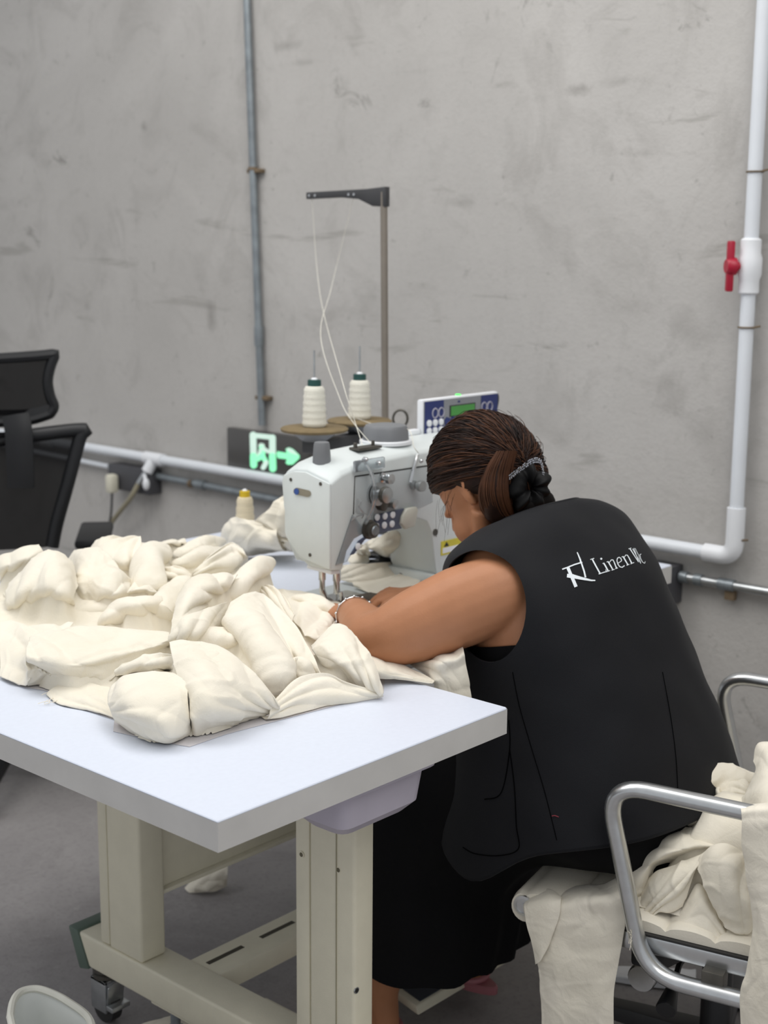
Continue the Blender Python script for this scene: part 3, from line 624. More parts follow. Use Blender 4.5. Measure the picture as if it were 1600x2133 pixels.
# ------------------------------------------------------------------ aluminium chair the worker sits on
CT = math.radians(13.3); cr = V(math.cos(CT), math.sin(CT), 0); cf = V(-math.sin(CT), math.cos(CT), 0)
CC = V(.978, -.139, 0)                              # seat centre on the floor
ch = thing('office_chair', CC, 'cream padded office chair with aluminium arm loops, heaped with linen beside the seated worker', 'chair')
def cl(r, f, z): return CC+cr*r+cf*f+V(0, 0, z)
CM = Matrix.Translation(CC) @ Matrix((cr, cf, V(0, 0, 1))).transposed().to_4x4()
M_PAD = mat('cream_leatherette', 'e6dfcf', .55, var=.03, scale=30, bump=.2, bscale=300)
SW = .285; ZS = .432
# ribbed seat pad: one sheet, rolled over at the front, with stitched channels
prof = [(-.235, ZS-.006)]
nseg = 6
pts2 = []
for i in range(61):
    f = -.235+.455*i/60
    q = (i/60*nseg) % 1
    pts2.append((f, ZS+.010*abs(math.sin(math.pi*q))**.5-.004*math.sin(math.pi*i/60)))
for k in range(1, 14):
    a = math.pi/2-k*math.pi/13*1.25; pts2.append((.222+.022*math.cos(a), ZS-.020+.024*math.sin(a)))
und = [(f, z-.014 if f < .21 else z) for f, z in pts2]
sp = MB(); top_ = [[cl(r, f, z) for f, z in pts2] for r in (-SW, -SW+.006, 0, SW-.006, SW)]
low = [(.215, ZS-.032), (.205, ZS-.016), (-.235, ZS-.016)]
rings = []
for r, sh in ((-SW, .004), (-SW+.008, 0), (0, 0), (SW-.008, 0), (SW, .004)):
    rings.append([cl(r, f, z-sh) for f, z in pts2]+[cl(r, f, z+sh*.3) for f, z in low])
sp.loft(rings); sp.build('seat_pad', M_PAD, ch, smooth=50)
rc0 = (.222, ZS-.020)
for s in (-1, 1):
    MB().lathe([(.017, 0), (.017, .004), (.0125, .0045), (.0125, .003), (.004, .003), (.004, .006), (.001, .006)], cl(s*SW, *rc0), cr*s, 22).build('roll_cap', M_ALU, ch)
# side rails under the pad, front edge strip
for s in (-1, 1):
    MB().box((s*SW-.008, -.235, ZS-.046), (s*SW+.008, .205, ZS-.018), CM).build('seat_rail', M_ALU, ch, bevel=.003)
    MB().box((s*(SW-.002)-.009, -.225, ZS-.0185), (s*(SW-.002)+.009, .20, ZS-.0155), CM).build('rail_gasket', M_RUBBER, ch)
    MB().box((s*(SW+.012)-.016, -.105, ZS-.070), (s*(SW+.012)+.014, -.072, ZS-.040), CM).build('rail_block', M_DSTEEL, ch, bevel=.002)
# arm loops
AW = .312
for s in (-1, 1):
    loop = [cl(s*AW, -.265, ZS+.215), cl(s*AW, .086, ZS+.222), cl(s*AW, .014, ZS-.070), cl(s*AW, -.265, ZS-.070)]
    path = fillet(loop, .065, 10)
    MB().tube(path, .0125, 14, up=tuple(cr), flat=1.25).build('arm_loop', M_ALU, ch)
    MB().tube([cl(s*AW, -.265, ZS+.215), cl(s*AW, -.275, ZS+.06), cl(s*AW, -.265, ZS-.070)], .0125, 12).build('arm_upright', M_ALU, ch)
# low back frame behind
MB().tube(fillet([cl(-.27, -.24, ZS-.03), cl(-.27, -.36, ZS+.02), cl(-.26, -.42, ZS+.38), cl(.26, -.42, ZS+.38), cl(.27, -.36, ZS+.02), cl(.27, -.24, ZS-.03)], .06, 8), .0125, 12).build('back_frame', M_ALU, ch)
bk = MB(); rg_ = []
for i in range(9):
    t = i/8; z = ZS+.04+.33*t; f = -.362-.055*t
    rg_.append([cl(r, f+.02*math.cos(r/.25*1.3)*.0+d, z) for r, d in ((-.255, .004), (-.12, -.012), (0, -.016), (.12, -.012), (.255, .004), (.255, -.008), (.12, -.026), (0, -.03), (-.12, -.026), (-.255, -.008))])
bk.loft(rg_); bk.build('back_pad', M_PAD, ch, smooth=60)
# under-seat mechanism
MB().prism([cl(-.27, .05, ZS-.05), cl(-.27, .00, ZS-.05), cl(-.06, -.08, ZS-.05), cl(.06, -.08, ZS-.05), cl(.27, .0, ZS-.05), cl(.27, .05, ZS-.05), cl(.06, .06, ZS-.05), cl(-.06, .06, ZS-.05)], (0, 0, -.035)).box((-.07, -.11, ZS-.135), (.07, .08, ZS-.075), CM).build('mechanism', M_BLACKP, ch, bevel=.006)
kc = Pp(1335, 2040, cl(-.20, 0, 0), cr)
MB().tube([kc+cr*.06, kc+cr*.16], .009, 10).build('knob_shaft', M_BLACKP, ch)
MB().lathe([(.021, 0), (.023, .004), (.023, .030), (.014, .034)], kc, cr, 24).build('tension_knob', M_ALU, ch)
h0 = Pp(1415, 2010, cl(-.17, 0, 0), cr); h1 = Pp(1387, 2105, cl(-.26, 0, 0), cr)
MB().tube([h0+cr*.1, h0, h0+(h1-h0)*.45], .005, 8).tube([h0+(h1-h0)*.42, h0+(h1-h0)*.55, h1-(h1-h0)*.03, h1], [.007, .010, .0165, .0155], 14).build('height_lever', M_BLACKP, ch)
pc_ = cl(0, -.02, 0)
MB().tube([V(pc_.x, pc_.y, .20), V(pc_.x, pc_.y, ZS-.10)], .0145, 16).build('gas_lift', M_STEEL, ch)
MB().lathe([(.026, .06), (.026, .245), (.022, .25), (.0155, .251)], V(pc_.x, pc_.y, 0), seg=20).build('column_sleeve', M_BLACKP, ch)
for k in range(5):
    a = math.radians(20+72*k); d = V(math.cos(a), math.sin(a), 0); s = V(-d.y, d.x, 0); c = V(pc_.x, pc_.y, 0)
    am = MB(); am.loft([[c+d*t+s*w+V(0, 0, z+h), c+d*t-s*w+V(0, 0, z+h), c+d*t-s*w+V(0, 0, z), c+d*t+s*w+V(0, 0, z)] for t, w, z, h in ((.02, .026, .075, .045), (.15, .02, .072, .032), (.30, .015, .062, .02))])
    ba = am.build('base_arm', M_DGREYP, ch, bevel=.005)
    MB().lathe([(.02, -.020), (.026, -.016), (.026, .016), (.02, .020)], c+d*.295+V(0, 0, .0262), s, 18).tube([c+d*.295+V(0, 0, .03), c+d*.295+V(0, 0, .065)], .006, 8).build('caster', M_RUBBER, ba)

# ------------------------------------------------------------------ black mesh chair beyond the table
bo = Pz(60, 900, 1.0); BX = V(1.0, 1.86, 0)
bc = thing('mesh_chair', BX, 'black mesh-backed office chair with headrest beyond the fabric-covered table', 'chair')
# it faces roughly +Y; its back towards the camera, leaning
bt = math.radians(-48+8); br_ = V(math.cos(bt), math.sin(bt), 0); bf = V(-math.sin(bt), math.cos(bt), 0)   # right, facing
pn = bf
p0_ = Pz(172, 895, .995)
def bq(px, py, d=0): return Pp(px, py, p0_, bf)+bf*d
M_MESH = mat('black_mesh', '0e0e10', .9, var=.2, scale=300, alpha=.93, spec=.1)
M_BLK = mat('matt_black_plastic', '0f1013', .5, var=.1)
# back frame: traced right half, mirrored about the chair's own centre line
rt = [bq(172, 897), bq(165, 915), bq(140, 1010), bq(118, 1090), bq(108, 1140)]
cen_ = bq(-45, 915); cen_z = cen_
def mir(p): d = (p-cen_).dot(br_); return p-br_*(2*d)
edge = [bq(-45, 922), bq(60, 908)]+rt
def curve_back(p): 
    d = (p-cen_).dot(br_); return p+bf*(.28*d*d)
fr = spline([curve_back(p) for p in edge], 6); fl = [mir(p) for p in fr]
pathb = list(reversed(fl))+fr[1:]
MB().tube(pathb, .017, 10).build('back_frame', M_BLK, bc)
zlow = bq(108, 1140).z
ms = MB(); cols = []
for i in range(len(fr)):
    p = fr[i]; q = mir(p); q = q+bf*0
    cols.append([p*(1-t)+q*t-bf*(.03*math.sin(math.pi*t)) for t in [k/8 for k in range(9)]])
ms.loft(cols, caps=False, closed=False); ms.build('back_mesh', M_MESH, bc)
# headrest: curved pad
hd_ = [bq(0, 752), bq(60, 745), bq(110, 741), bq(98, 770), bq(95, 800), bq(107, 850), bq(102, 866), bq(40, 880), bq(0, 885)]
hp = []
topc = spline([bq(-45, 752), bq(10, 749), bq(70, 745), bq(111, 741)], 5); side_ = spline([bq(111, 741), bq(100, 770), bq(95, 800), bq(100, 830), bq(108, 852), bq(100, 868)], 5)[1:]; bot = spline([bq(100, 868), bq(60, 880), bq(10, 884), bq(-45, 886)], 5)[1:]
outr = [curve_back(p)+bf*.05 for p in topc+side_+bot]
MB().tube(outr+[mir(p) for p in reversed(outr)], .013, 8, closed=True).build('headrest_frame', M_BLK, bc)
hb = MB(); nn = len(outr)//2
for i in range(nn+1):
    a_ = outr[i]; b_ = outr[-1-i]
rows = []
def at_len(pl, t):
    k = t*(len(pl)-1); i = min(int(k), len(pl)-2); return pl[i]*(1-(k-i))+pl[i+1]*(k-i)
for i in range(11):
    t = i/10
    pr_ = at_len([curve_back(p)+bf*.05 for p in side_], t); pl_ = mir(pr_)
    rows.append([pr_*(1-u)+pl_*u-bf*(.02*math.sin(math.pi*u)) for u in [k/10 for k in range(11)]])
hb.loft(rows, caps=False, closed=False); hb.build('headrest_mesh', M_MESH, bc)
lowr = spline([bq(104, 845), bq(60, 856), bq(10, 858), bq(-45, 858)], 5); lowr2 = spline([bq(100, 872), bq(60, 886), bq(10, 890), bq(-45, 892)], 5)
hl = MB(); hl.loft([[curve_back(p)+bf*.045 for p in lowr]+[mir(curve_back(p)+bf*.045) for p in reversed(lowr)], [curve_back(p)+bf*.04 for p in lowr2]+[mir(curve_back(p)+bf*.04) for p in reversed(lowr2)]], caps=False, closed=False)
hl.build('headrest_lip', M_BLK, bc)
st = [bq(35, 862, -.02), bq(42, 900, -.03), bq(44, 950, -.03), bq(46, 1012, -.025)]
MB().tube(spline(st, 6), .034, 10, flat=.35, up=tuple(bf)).build('headrest_stem', M_BLK, bc)
zc = cen_z.z
base = V(cen_.x, cen_.y, 0)+bf*.30
MB().tube(spline([V(cen_.x, cen_.y, zlow+.02)-bf*.02, V(cen_.x, cen_.y, zlow-.12)-bf*.0, base+V(0, 0, .42)], 6), .03, 10).build('back_post', M_BLK, bc)
sq = MB(); sring = lambda w, d, z: [base+br_*(w*math.copysign(abs(math.cos(t))**.6, math.cos(t)))+bf*(d*math.copysign(abs(math.sin(t))**.6, math.sin(t)))+V(0, 0, z) for t in [2*math.pi*k/28 for k in range(28)]]
sq.loft([sring(.2, .2, .44), sring(.24, .235, .455), sring(.245, .24, .49), sring(.22, .215, .515)]); sq.build('seat', M_BLK, bc)
for s in (-1, 1):
    MB().tube(fillet([base+br_*(s*.20)+V(0, 0, .45), base+br_*(s*.25)+V(0, 0, .47), base+br_*(s*.25)+V(0, 0, .66)], .04, 5), .017, 8).build('arm_post', M_BLK, bc)
    MB().box((-.045, -.13, -.012), (.045, .13, .014), Matrix.Translation(base+br_*(s*.25)+V(0, 0, .67)) @ Matrix((br_, bf, V(0, 0, 1))).transposed().to_4x4()).build('arm_pad', M_BLK, bc, bevel=.01)
MB().lathe([(.028, .07), (.028, .25), (.016, .26), (.016, .44)], base, seg=16).build('column', M_BLK, bc)
for k in range(5):
    a = math.radians(10+72*k); d = V(math.cos(a), math.sin(a), 0); s = V(-d.y, d.x, 0)
    am = MB(); am.loft([[base+d*t+s*w+V(0, 0, z+h), base+d*t-s*w+V(0, 0, z+h), base+d*t-s*w+V(0, 0, z), base+d*t+s*w+V(0, 0, z)] for t, w, z, h in ((.02, .03, .075, .045), (.31, .018, .062, .02))])
    ba = am.build('base_arm', M_BLK, bc, bevel=.005)
    MB().lathe([(.02, -.020), (.026, -.016), (.026, .016), (.02, .020)], base+d*.30+V(0, 0, .0262), s, 16).tube([base+d*.30+V(0, 0, .03), base+d*.30+V(0, 0, .065)], .006, 8).build('caster', M_RUBBER, ba)
bc['_x'] = 0
# ------------------------------------------------------------------ the worker
PC = .885
M_SKIN = mat('skin', 'b07a58', .5, var=.06, scale=18, bump=.12, bscale=260, spec=.35)
M_VEST = mat('black_twill', '0c0d12', .7, var=.12, scale=9, bump=.18, bscale=900, sheen=.03, spec=.25)
M_SKIRT = mat('black_jersey', '08080a', .85, var=.15, scale=9, bump=.12, bscale=500, spec=.2)
M_TANK = mat('black_cotton', '0b0b0d', .9, var=.1, spec=.2)
M_HAIR = mat('dark_brown_hair', '140d0b', .5, var=.3, scale=26, stretch=(1, 1, 1), bump=.5, bscale=90, col2='2a1a14', spec=.15)
M_HAIR2 = mat('brown_hair_strands', '281812', .5, var=.3, scale=40, spec=.2)
M_HAIR3 = mat('auburn_hair_strands', '4a2e1e', .5, var=.3, scale=40, spec=.2)
M_PINK = mat('pink_rubber', 'a86a70', .55, var=.06)
M_PRINT = mat('white_print', 'e4eaee', .6, var=.02)
M_GEM = mat('rhinestone', 'b9bac0', .18, .9, var=.5, scale=500)
wk = thing('person', (PC, 0, ZS), 'seated person in black sleeveless vest bending over the sewing machine, arm bare, hair pinned up', 'person')

def smooth_rings(keys, n):                       # keys: list of equal-length tuples, Catmull-Rom along the list
    out = []
    for i in range(len(keys)-1):
        a, b, c, d = keys[max(i-1, 0)], keys[i], keys[i+1], keys[min(i+2, len(keys)-1)]
        for k in range(n):
            t = k/n; out.append(tuple(.5*(2*q+(r-p)*t+(2*p-5*q+4*r-s)*t*t+(3*q-p-3*r+s)*t**3) for p, q, r, s in zip(a, b, c, d)))
    out.append(keys[-1]); return out
def sring_(xc, hw, by, bz, fy, fz, n=72, e=.8, infl=0.):
    mid = V(xc, (by+fy)/2, (bz+fz)/2); ax = V(0, fy-by, fz-bz); L = ax.length/2; ax.normalize(); out = []
    for k in range(n):
        t = 2*math.pi*k/n; c_, s_ = math.cos(t), math.sin(t)
        out.append(mid+V(1, 0, 0)*((hw+infl)*math.copysign(abs(c_)**e, c_))+ax*((L+infl)*math.copysign(abs(s_)**e, s_)))
    return out
#            xc    hw    back y,z        front y,z
TORSO = [(.882, .070, .118, 1.018, .215, .975),
         (.880, .132, .100, 1.010, .235, .958),
         (.874, .190, .072, .990, .252, .925),
         (.870, .202, .036, .958, .258, .885),
         (.868, .200, -.008, .915, .252, .840),
         (.868, .198, -.050, .852, .240, .780),
         (.872, .205, -.100, .758, .240, .700),
         (.878, .222, -.142, .655, .238, .600),
         (.878, .243, -.172, .585, .258, .502),
         (.876, .248, -.184, .560, .260, .465)]
def arm(sx):          # control points of one bare arm, mirrored for the other side with its own pose
    if sx < 0:
        return [V(.755, .105, .905), V(.712, .125, .892), V(.668, .168, .868), V(.622, .222, .836), V(.600, .258, .816), V(.604, .296, .804), V(.640, .348, .803), V(.676, .398, .806), V(.698, .430, .803)]
    return [V(1.0, .115, .905), V(1.035, .135, .892), V(1.075, .185, .86), V(1.105, .24, .82), V(1.12, .27, .795), V(1.10, .31, .79), V(1.045, .375, .793), V(.99, .43, .794), V(.965, .447, .792)]
RAD = [.055, .064, .066, .060, .050, .047, .043, .034, .029]
bmB = MB()
# torso core, slightly inside the clothes
core = smooth_rings(TORSO[:8], 3)
bmB.loft([sring_(k[0], max(.03, k[1]-.016), k[2]+.012, k[3]-.006, k[4]-.014, k[5]-.002, 40, .85) for k in core])
for sx in (-1, 1):
    A_ = arm(sx); n5 = 5
    P_ = spline(A_, n5); R_ = [interp(list(range(len(RAD))), RAD, i/n5) for i in range(len(P_))]
    bmB.tube(P_, R_, 20, up=(0, 0, 1))
    bmB.ell(A_[1], (.062, .062, .060)); bmB.ell(A_[0], (.06, .06, .06))
    # hand: flattened palm and five fingers lying on the cloth
    w = A_[-1]; fd = V(.56, .80, -.18).normalized() if sx < 0 else V(-.82, .55, -.05).normalized()
    sdv = V(fd.y, -fd.x, 0).normalized(); upv = sdv.cross(fd)
    pal = [w, w+fd*.03, w+fd*.06, w+fd*.082]
    prg = []
    for q, (hw_, th) in zip(pal, ((.026, .019), (.034, .017), (.039, .016), (.037, .013))):
        prg.append([q+sdv*(hw_*math.cos(t))+upv*(th*math.sin(t)) for t in [2*math.pi*k/16 for k in range(16)]])
    bmB.loft(prg)
    for j, (off, ln, sp_) in enumerate(((-.029, .062, -.10), (-.010, .074, -.03), (.010, .070, .03), (.028, .054, .12))):
        b0 = w+fd*.072+sdv*off; d1 = (fd+sdv*sp_).normalized()
        bmB.tube([b0, b0+d1*ln*.45+upv*.006, b0+d1*ln*.78-upv*.002, b0+d1*ln-upv*.014], [.0100, .0092, .0084, .0065], 10)
        bmB.ell(b0+d1*ln-upv*.014, (.0066, .0066, .0066), nu=10, nv=6)
    ts_ = 1 if sx < 0 else -1                      # thumbs point towards each other
    b0 = w+fd*.022+sdv*(.026*ts_)-upv*.004; d1 = (fd*.72+sdv*(.68*ts_)).normalized()
    bmB.tube([b0, b0+d1*.030, b0+d1*.052+fd*.006, b0+d1*.068+fd*.014], [.0135, .0118, .0105, .0085], 10)
    bmB.ell(b0+d1*.068+fd*.014, (.0085, .0085, .0085), nu=10, nv=6)
# neck and head
HC = V(.872, .276, 1.030); TL_ = math.radians(38)
hu = V(0, math.sin(TL_), math.cos(TL_)); hf = V(0, math.cos(TL_), -math.sin(TL_)); hs_ = V(1, 0, 0)
def hp_(s, f, u): return HC+hs_*s+hf*f+hu*u
bmB.tube([V(.880, .150, .955), V(.88, .185, .972), V(.876, .225, .985), hp_(0, -.03, -.04)], [.050, .050, .050, .055], 20)
HM = Matrix((hs_, hf, hu)).transposed()
bmB.ell(hp_(0, -.008, .018), (.075, .094, .094), HM, 28, 18)               # skull
bmB.ell(hp_(0, .022, -.042), (.062, .062, .070), HM, 24, 14)               # face
bmB.ell(hp_(0, .050, -.092), (.030, .026, .024), HM, 16, 10)               # chin
for s in (-1, 1):
    bmB.ell(hp_(s*.036, .048, -.052), (.028, .030, .034), HM, 16, 10)      # cheeks
    bmB.tube([hp_(s*.060, -.012, -.045), hp_(s*.045, .030, -.088), hp_(s*.012, .058, -.100)], [.020, .016, .014], 10)   # jaw
    bmB.tube([hp_(s*.073, -.012, -.036), hp_(s*.080, -.018, -.018), hp_(s*.083, -.024, .004), hp_(s*.080, -.016, .016), hp_(s*.075, -.006, .012)], [.007, .0065, .0075, .006, .005], 8)   # ear
    bmB.ell(hp_(s*.076, -.012, -.012), (.006, .012, .022), HM, 10, 8)
    bmB.ell(hp_(s*.030, .078, -.008), (.013, .010, .009), HM, 12, 8)       # brow / eye socket
bmB.tube([hp_(0, .084, .004), hp_(0, .096, -.022), hp_(0, .102, -.036)], [.009, .011, .013], 10)
bmB.tube([hp_(-.020, .078, -.064), hp_(0, .086, -.063), hp_(.020, .078, -.064)], [.005, .008, .005], 8)
# hips, legs and feet
for s, knee, ank in ((-1, V(.765, .345, .47), V(.722, .378, .095)), (1, V(.985, .345, .47), V(.940, .345, .125))):
    bmB.tube([V(.885+s*.085, -.04, .535), V(.885+s*.095, .12, .525), knee, knee+(ank-knee)*.35+V(0, -.012, 0), ank], [.060, .060, .052, .046, .032], 18)
    bmB.tube([ank, ank+V(0, -.012, -.055), ank+V(0, .05, -.062), ank+V(0, .14, -.066), ank+V(0, .175, -.070)], [.031, .029, .033, .032, .020], 14)
    for j in range(5):
        q = ank+V(-.026+.013*j, .172-.005*abs(j-(3 if s < 0 else 1)), -.078); bmB.ell(q, (.0075, .016, .0075), nu=8, nv=6)
raw = bmB.build('body', M_SKIN, wk)
def apply_mods(o):
    dg = bpy.context.evaluated_depsgraph_get(); dg.update()
    me = bpy.data.meshes.new_from_object(o.evaluated_get(dg)); old = o.data; o.modifiers.clear(); o.data = me; bpy.data.meshes.remove(old)
md = raw.modifiers.new('remesh', 'REMESH'); md.mode = 'VOXEL'; md.voxel_size = .0042; md.use_smooth_shade = True
ms_ = raw.modifiers.new('smooth', 'SMOOTH'); ms_.factor = .5; ms_.iterations = 7
apply_mods(raw)
raw.data.materials.clear(); raw.data.materials.append(M_SKIN)

# ---- clothes
def nzv(p, sc): return noise.noise(p*sc)
def cloth_loft(keys, n, seg, e, infl, amp, sc, ends=True):
    ks = smooth_rings(keys, n); rings = []
    for k in ks:
        r = sring_(k[0], k[1], k[2], k[3], k[4], k[5], seg, e, infl)
        c = sum(r, V(0, 0, 0))/len(r)
        rings.append([p+(p-c).normalized()*(amp*(nzv(p, sc)+.5*nzv(p+V(3, 1, 2), sc*2.3))) for p in r])
    return rings
vr = cloth_loft(TORSO, 8, 96, .8, .004, .006, 7.)
for i in range(14):                               # the hem dips in a rounded corner at the left front
    kk = (i/13)**1.3; rr_ = vr[len(vr)-14+i]
    for j, p in enumerate(rr_):
        rr_[j] = p+V(0, 0, -.062*kk*math.exp(-((p.y-.10)/.085)**2)*(1 if p.x < PC else .5))
vm = MB(); vm.loft(vr, caps=False)
vest = vm.build('vest', M_VEST, wk, smooth=None)
for p in vest.data.polygons: p.use_smooth = True
sol = vest.modifiers.new('thickness', 'SOLIDIFY'); sol.thickness = .004; sol.offset = 1
def cutter(xa, xb, c, ry, rz, tilt):
    Mx = Matrix.Rotation(tilt, 3, 'X'); b = MB()
    b.loft([[V(x, 0, 0)+V(0, c[0], c[1])+Mx @ V(0, ry*sc_*math.cos(t), rz*sc_*math.sin(t)) for t in [2*math.pi*k/48 for k in range(48)]] for x, sc_ in ((xa, 1.15), (xb, .92))])
    o = b.build('cutter', M_VEST); return o
cuts = [cutter(.48, .765, (.124, .878), .082, .090, math.radians(-28)), cutter(1.26, .975, (.124, .878), .082, .090, math.radians(-28))]
for c_ in cuts:
    bo_ = vest.modifiers.new('armhole', 'BOOLEAN'); bo_.operation = 'DIFFERENCE'; bo_.object = c_; bo_.solver = 'EXACT'
apply_mods(vest)
for c_ in cuts: bpy.data.objects.remove(c_)
vest.data.materials.clear(); vest.data.materials.append(M_VEST)
vest.data.set_sharp_from_angle(angle=math.radians(50))
# tank top under the vest, lower armholes
TK = TORSO[5:]
tk = MB(); tk.loft(cloth_loft([(k[0], k[1]-.012, k[2]+.01, k[3]-.003, k[4]-.012, k[5]) for k in TK], 4, 48, .82, 0, .002, 8.), caps=False)
tk.build('tank_top', M_TANK, wk, smooth=60)
# long skirt: hips, over the knees, down to the ankles
SK = [(.88, .225, -.165, .58, .20, .66), (.885, .232, -.175, .475, .28, .625), (.882, .225, -.10, .448, .36, .60), (.868, .212, .06, .415, .425, .545), (.845, .205, .155, .34, .445, .45), (.838, .198, .175, .26, .445, .34), (.832, .195, .185, .20, .44, .24), (.83, .195, .190, .168, .44, .19)]
sk = MB(); srg = []
for i, r in enumerate(cloth_loft(SK, 6, 80, .85, 0, .006, 6.)):
    srg.append([p+V(math.cos(9*math.atan2(p.y-.3, p.x-.83))*.005*min(1, i/30), math.sin(11*math.atan2(p.y-.3, p.x-.83))*.006*min(1, i/30), 0) for p in r])
sk.loft(srg, caps=False)
sko = sk.build('skirt', M_SKIRT, wk, smooth=60)
# sandals
for nm, ank in (('sandal', V(.722, .378, .095)), ('sandal', V(.940, .345, .125))):
    so = MB(); ring = lambda z, g: [V(ank.x+(.036+g)*math.cos(t)*(1+.12*math.sin(t)), ank.y+.06+(.128+g)*math.sin(t), ank.z+z) for t in [2*math.pi*k/26 for k in range(26)]]
    so.loft([ring(-.0935, -.003), ring(-.092, 0), ring(-.080, .001), ring(-.076, -.003)])
    sl_ = so.build('sandal', M_PINK, wk)
    st_ = MB(); st_.tube([ank+V(.044*math.cos(t), .115, -.078+.046*math.sin(t)) for t in [math.pi*k/12 for k in range(13)]], .012, 8, flat=.4); st_.build('strap', M_PINK, sl_)
    MB().tube([ank+V(.036*math.cos(t), .005+.042*math.sin(t), -.070) for t in [math.pi+math.pi*k/12 for k in range(13)]], .006, 8).build('heel_rim', M_PINK, sl_)

# ---- hair
def hair_r(d):          # d = unit vector (side, forward, up) in the head's own frame
    s, f, u = d
    lim = interp([-1, -.55, -.2, .05, .3, .65, 1], [-.80, -.72, -.40, -.02, .02, .14, .20], f)
    k = max(0., min(1., (u-lim)/.16+.5)); k = k*k*(3-2*k)
    return V(s*(.068+.021*k), f*(.086+.022*k), u*(.084+.031*k))
hm_ = MB(); rows = []
for i in range(41):
    th = math.pi*min(max(i/40, .004), .996); row = []
    for j in range(64):
        ph = 2*math.pi*j/64; d = V(math.sin(th)*math.cos(ph), math.sin(th)*math.sin(ph), math.cos(th)); q = hair_r(d)
        q = q*(1+.020*math.sin(26*ph+5*math.sin(th*3))*max(0, math.sin(th))*.5+.02*noise.noise(d*5))
        row.append(hp_(q.x, q.y-.010, q.z+.012))
    rows.append(row)
hm_.loft(rows); hair = hm_.build('hair', M_HAIR, wk, smooth=60)
BD = V(-.30, -.86, -.25).normalized()              # where the hair is gathered
def slerp(a, b, t):
    w_ = math.acos(max(-1, min(1, a.dot(b)))); 
    return a if w_ < 1e-4 else (a*math.sin((1-t)*w_)+b*math.sin(t*w_))/math.sin(w_)
lay = {0: MB(), 1: MB(), 2: MB()}; cnt = 0
while cnt < 620:
    d0 = V(rnd.uniform(-1, 1), rnd.uniform(-1, 1), rnd.uniform(-.5, 1))
    if d0.length < .2: continue
    d0.normalize()
    lim = interp([-1, -.55, -.2, .05, .3, .65, 1], [-.80, -.72, -.40, -.02, .02, .14, .20], d0.y)
    if d0.z < lim+.05: continue
    cnt += 1; tend = rnd.uniform(.55, .95); lift = rnd.uniform(1.0, 1.035) if cnt > 40 else rnd.uniform(1.03, 1.10); wob = rnd.uniform(-.10, .10)
    pts = []
    for k in range(9):
        t = tend*k/8; d = slerp(d0, BD, t); d = (d+V(wob*math.sin(math.pi*t), 0, wob*.5*math.sin(2*math.pi*t))).normalized(); q = hair_r(d)*(lift+.01*math.sin(k*1.3+cnt)); pts.append(hp_(q.x, q.y-.010, q.z+.012))
    lay[cnt % 3].tube(pts, [.0004]+[.0011 if cnt > 40 else .0004]*7+[.0004], 4, caps=False)
for k, mm_ in ((0, M_HAIR2), (1, M_HAIR), (2, M_HAIR3)):
    o = lay[k].build('hair_strands', mm_, hair, smooth=180); o['kind'] = 'stuff'
# loose wisps in front of the ear
ws = MB()
for k in range(11):
    p = hp_(-.070-.006*rnd.random(), .010+.05*rnd.random(), -.002+.02*rnd.random()); q = p+hf*rnd.uniform(-.01, .02)-V(0, 0, rnd.uniform(.03, .075))+V(rnd.uniform(-.012, .008), 0, 0)
    ws.tube(spline([p, p*.6+q*.4+V(-.008, rnd.uniform(-.006, .006), 0), q], 4), .00022, 4, caps=False)
o = ws.build('hair_wisps', M_HAIR2, hair, smooth=180); o['kind'] = 'stuff'
# gathered roll of hair, scrunchie and jewelled comb, placed by sight at the back of the head
bx = .835
B0 = Px(1040, 975, .815); B1 = Px(1022, 1030, .812); B2 = Px(1042, 1085, .825)
rl = MB(); rl.tube(spline([Px(1052, 945, .850), Px(1037, 985, .812), Px(1030, 1030, .806), Px(1040, 1072, .822), Px(1062, 1082, .84)], 6), [.003]+[.008, .012, .015, .018, .019]+[.024]*6+[.024]*6+[.020]*5+[.018, .014], 14)
rl.build('hair_roll', M_HAIR2, hair, smooth=80)
rs = MB()
for k in range(130):
    a_ = rnd.uniform(0, 6.28); pp = []
    for i, (c_, rr) in enumerate(zip([Px(1056, 940, .818), Px(1037, 985, .810), Px(1030, 1030, .806), Px(1040, 1072, .822), Px(1062, 1082, .84)], (.016, .0225, .0255, .0255, .020))):
        pp.append(c_+(RT*math.cos(a_+.15*i)+FW*math.sin(a_+.15*i))*rr*rnd.uniform(.98, 1.06))
    rs.tube(spline(pp, 4), .001, 4, caps=False)
o = rs.build('hair_strands', M_HAIR3, hair, smooth=180); o['kind'] = 'stuff'
sc_ = Px(1100, 1016, .848); up_s = V(.2, .3, 1).normalized()
def scr(c, R0, r0, nw, ax):
    ax = ax.normalized(); u_ = ax.orthogonal().normalized(); w_ = ax.cross(u_); rings = []
    for i in range(72):
        t = 2*math.pi*i/72; d = u_*math.cos(t)+w_*math.sin(t); rr = r0*(1+.22*math.sin(nw*t)+.1*math.sin(2.7*nw*t)); cc_ = c+d*(R0+.003*math.sin(nw*1.6*t))+ax*(.006*math.sin(nw*.7*t))
        rings.append([cc_+d*(rr*math.cos(a))+ax*(rr*math.sin(a)) for a in [2*math.pi*k/10 for k in range(10)]])
    b = MB(); b.loft(rings, loop=True); return b
M_SATIN = mat('black_satin', '040405', .65, var=.1, spec=.25)
pf = MB(); ax_s = (-FW+RT*.4).normalized(); us_ = ax_s.orthogonal().normalized(); vs2 = ax_s.cross(us_); rgs = []
